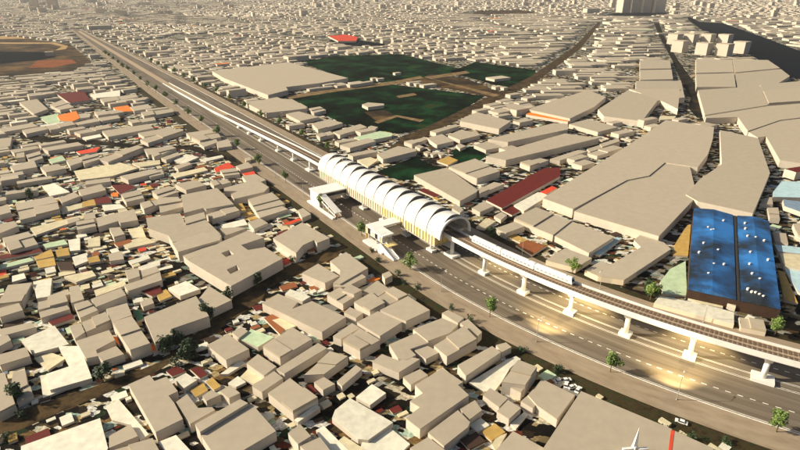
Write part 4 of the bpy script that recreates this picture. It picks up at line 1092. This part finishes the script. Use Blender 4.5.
# ---------------------------------------------------------------- haze: even air round the scene
hz = bpy.data.materials.new('haze'); hz.use_nodes = True; hz.node_tree.nodes.clear()
ho = hz.node_tree.nodes.new('ShaderNodeOutputMaterial'); hv = hz.node_tree.nodes.new('ShaderNodeVolumePrincipled')
hv.inputs['Color'].default_value = (.95, .95, .95, 1); hv.inputs['Density'].default_value = 0.45e-4; hv.inputs['Anisotropy'].default_value = .2
hz.node_tree.links.new(hv.outputs[0], ho.inputs['Volume'])
mb = MB(); mb.box((0, 5200, -1), (18400, 11900, 172)); ob = mb.build('haze', hz); tag(ob, 'thin pale haze lying over the whole city', 'haze', kind='stuff')
# ---------------------------------------------------------------- labels of houses and sheds
AN = [(18, 415, 'at the left edge below the end of the brown street'), (60, 425, 'near the bottom left corner on the brown street'), (110, 440, 'along the bottom edge left of the big L-shaped block'), (20, 365, 'left of the large pale roof near the left edge'), (70, 360, 'around the large pale roof near the left edge'),
      (20, 320, 'at the left edge above the large pale roof'), (60, 305, 'just above the large pale roof'), (95, 335, 'in the row between pale roof and brown street'), (130, 325, 'beside the brown street at its bend'), (105, 295, 'just left of the long notched block'), (140, 290, 'left of the tan block on the brown street'),
      (165, 400, 'right of the brown street near the bottom'), (205, 385, 'among mustard roofs below the brown street'), (200, 430, 'at the bottom edge right of the L-shaped block'), (255, 375, 'right of the mustard roofs at lower left'), (285, 400, 'left of the white villa roof at the bottom'), (300, 435, 'at the bottom edge left of the white villa'), (340, 430, 'around the white villa roof at the bottom'), (350, 385, 'behind the white villa roof at the bottom'),
      (215, 345, 'at the corner above the mustard roofs'), (265, 335, 'below the notched block right of the crossing'), (300, 320, 'beside the notched block right of the crossing'), (265, 300, 'at the crossing of the brown street'), (330, 350, 'in the terraced rows at lower centre'), (355, 330, 'in the middle rows left of the sidewalk'), (385, 310, 'in the upper rows left of the sidewalk'), (410, 330, 'beside the dark verge below the station'), (345, 285, 'left of the near station entrance'), (425, 355, 'in the stepped block beside the sidewalk'), (455, 335, 'against the verge opposite the first lamp'),
      (430, 395, 'around the big zigzag block at bottom centre'), (465, 420, 'right of the zigzag block at the bottom'), (475, 370, 'around the long white roof by the verge'), (515, 385, 'left of the knot of parked cars'), (505, 420, 'in the small blocks left of the huge hall'), (545, 405, 'between parked cars and huge hall'), (640, 430, 'by the red wall at the bottom right'),
      (20, 275, 'at the left edge of the coloured patchwork'), (60, 265, 'in the patchwork of coloured roofs at left'), (100, 270, 'right of the patchwork of coloured roofs'), (20, 240, 'at the left edge above the coloured patchwork'), (60, 225, 'between the long pale bands at left'), (105, 235, 'around the mint and rust roofs at left'), (135, 245, 'beside the narrow lane at left centre'), (20, 205, 'by the dark trees at the left edge'), (60, 195, 'among white roofs right of the dark trees'), (110, 195, 'near the dark red roofs at left'), (150, 200, 'just right of the dark red roofs'),
      (185, 205, 'in the large stepped blocks left of the road'), (185, 235, 'on the big stepped block at left centre'), (205, 260, 'around the block with light wells'), (235, 210, 'right of the large stepped blocks'), (250, 195, 'beside the sidewalk near the scarlet roofs'), (265, 225, 'below the scarlet roofs by the sidewalk'), (305, 235, 'opposite the far station entrance'), (290, 200, 'by the sidewalk short of the far entrance'),
      (15, 160, 'at the left edge in the upper rows'), (50, 165, 'in rows below the orange roofs'), (95, 160, 'around the scarlet strip roofs at upper left'), (135, 155, 'left of the cream lane at upper left'), (165, 155, 'in the diagonal terrace at upper left'), (205, 160, 'beside the dark lane ending at the sidewalk'), (235, 175, 'around the scarlet roofs beside the sidewalk'), (225, 140, 'in the short terrace touching the sidewalk'), (185, 130, 'in rows left of the viaduct ramp'), (140, 130, 'right of the orange roofs'), (90, 130, 'below the orange roofs at upper left'), (30, 130, 'at the left edge level with the orange roofs'), (25, 105, 'at the left edge above the orange roofs'), (70, 100, 'around the dark red yard at upper left'), (115, 100, 'around the long white roof at upper left'), (150, 105, 'between the white roof and the sidewalk'), (100, 80, 'in the rows below the bare earth field'),
      (245, 95, 'beside the vast pale warehouse'), (275, 105, 'between the warehouse and the road'), (300, 125, 'in the strip between road and green field'), (335, 130, 'at the lower edge of the green field'), (330, 150, 'beside the station end nearest the field'), (365, 140, 'by the pale mint roof behind the station'), (395, 152, 'right behind the arched station roof'), (425, 150, 'by the garden plot behind the station'), (455, 135, 'on the brown bank right of the field'), (490, 120, 'above the long halls right of the field'), (490, 150, 'among the long halls behind the station'), (540, 140, 'around the long halls at centre right'), (440, 180, 'right of the arched station roof'), (480, 205, 'by the long dark red roof'), (510, 230, 'around the rust yard behind the train'), (550, 240, 'in the low halls behind the train'), (600, 270, 'beside the viaduct left of the mint roof'), (570, 110, 'among the tan factories at upper right'), (610, 130, 'left of the terraced factory roof'), (640, 110, 'at the gap above the terraced factory'), (650, 80, 'left of the dark upper street'), (740, 75, 'right of the dark upper street'),
      (680, 290, 'around the mint roof by the viaduct'), (735, 320, 'between the blue-roofed hall and viaduct'), (785, 330, 'at the right edge below the blue roof'), (785, 270, 'at the right edge beside the blue roof'), (780, 210, 'at the right edge above the blue roof'), (720, 130, 'around the terraced factory at right'), (560, 60, 'in the far rows right of the green field'), (520, 72, 'right of the green field corner'), (600, 45, 'on the upper right between two dark streets'), (640, 60, 'left of the dark street by the towers'), (575, 88, 'in the middle rows above the long halls'), (535, 95, 'just right of the brown bank'), (610, 75, 'above the tan factories at upper right'), (700, 80, 'below the apartment towers'), (430, 40, 'in the far rows behind the green field'), (200, 60, 'in the far rows right of the viaduct ramp')]
from collections import defaultdict
zones = defaultdict(list)
for it in ITEMS:
    if it[5]: continue
    c = it[1]; k = min(range(len(AN)), key=lambda i: (AN[i][0] - c[0]) ** 2 + 1.6 * (AN[i][1] - c[1]) ** 2); zones[k].append(it)
ORD = ['leftmost', 'second from left', 'third from left', 'fourth from left', 'fifth from left', 'sixth from left', 'seventh from left', 'eighth from left', 'ninth from left', 'tenth from left'] + ['%dth from left' % i for i in range(11, 40)]
for k, its in zones.items():
    sub = defaultdict(list)
    for it in its: sub[(it[3], it[4])].append(it)
    for (kind, col), L_ in sub.items():
        L_.sort(key=lambda q: q[1][0]); ar = [q[2] for q in L_]
        for i, it in enumerate(L_):
            what = ('low %s shed' % COLN[col]) if kind == 'shed' else ('tan hall' if it[0].name.startswith('factory') else 'tan house')
            an = AN[k][2]
            if len((what + an).replace('-', ' ').split()) > 12: an = an.replace('pale ', '').replace('the ', '')
            if len(L_) == 1: l = 'only %s %s' % (what, an)
            elif len(L_) > 2 and ar[i] == max(ar): l = 'largest %s %s' % (what, an)
            elif len(L_) > 2 and ar[i] == min(ar): l = 'smallest %s %s' % (what, an)
            else: l = '%s %s, %s' % (what, an, ORD[i])
            tag(it[0], l, None, 'low shed roofs' if kind == 'shed' else 'flat-roofed houses and halls')
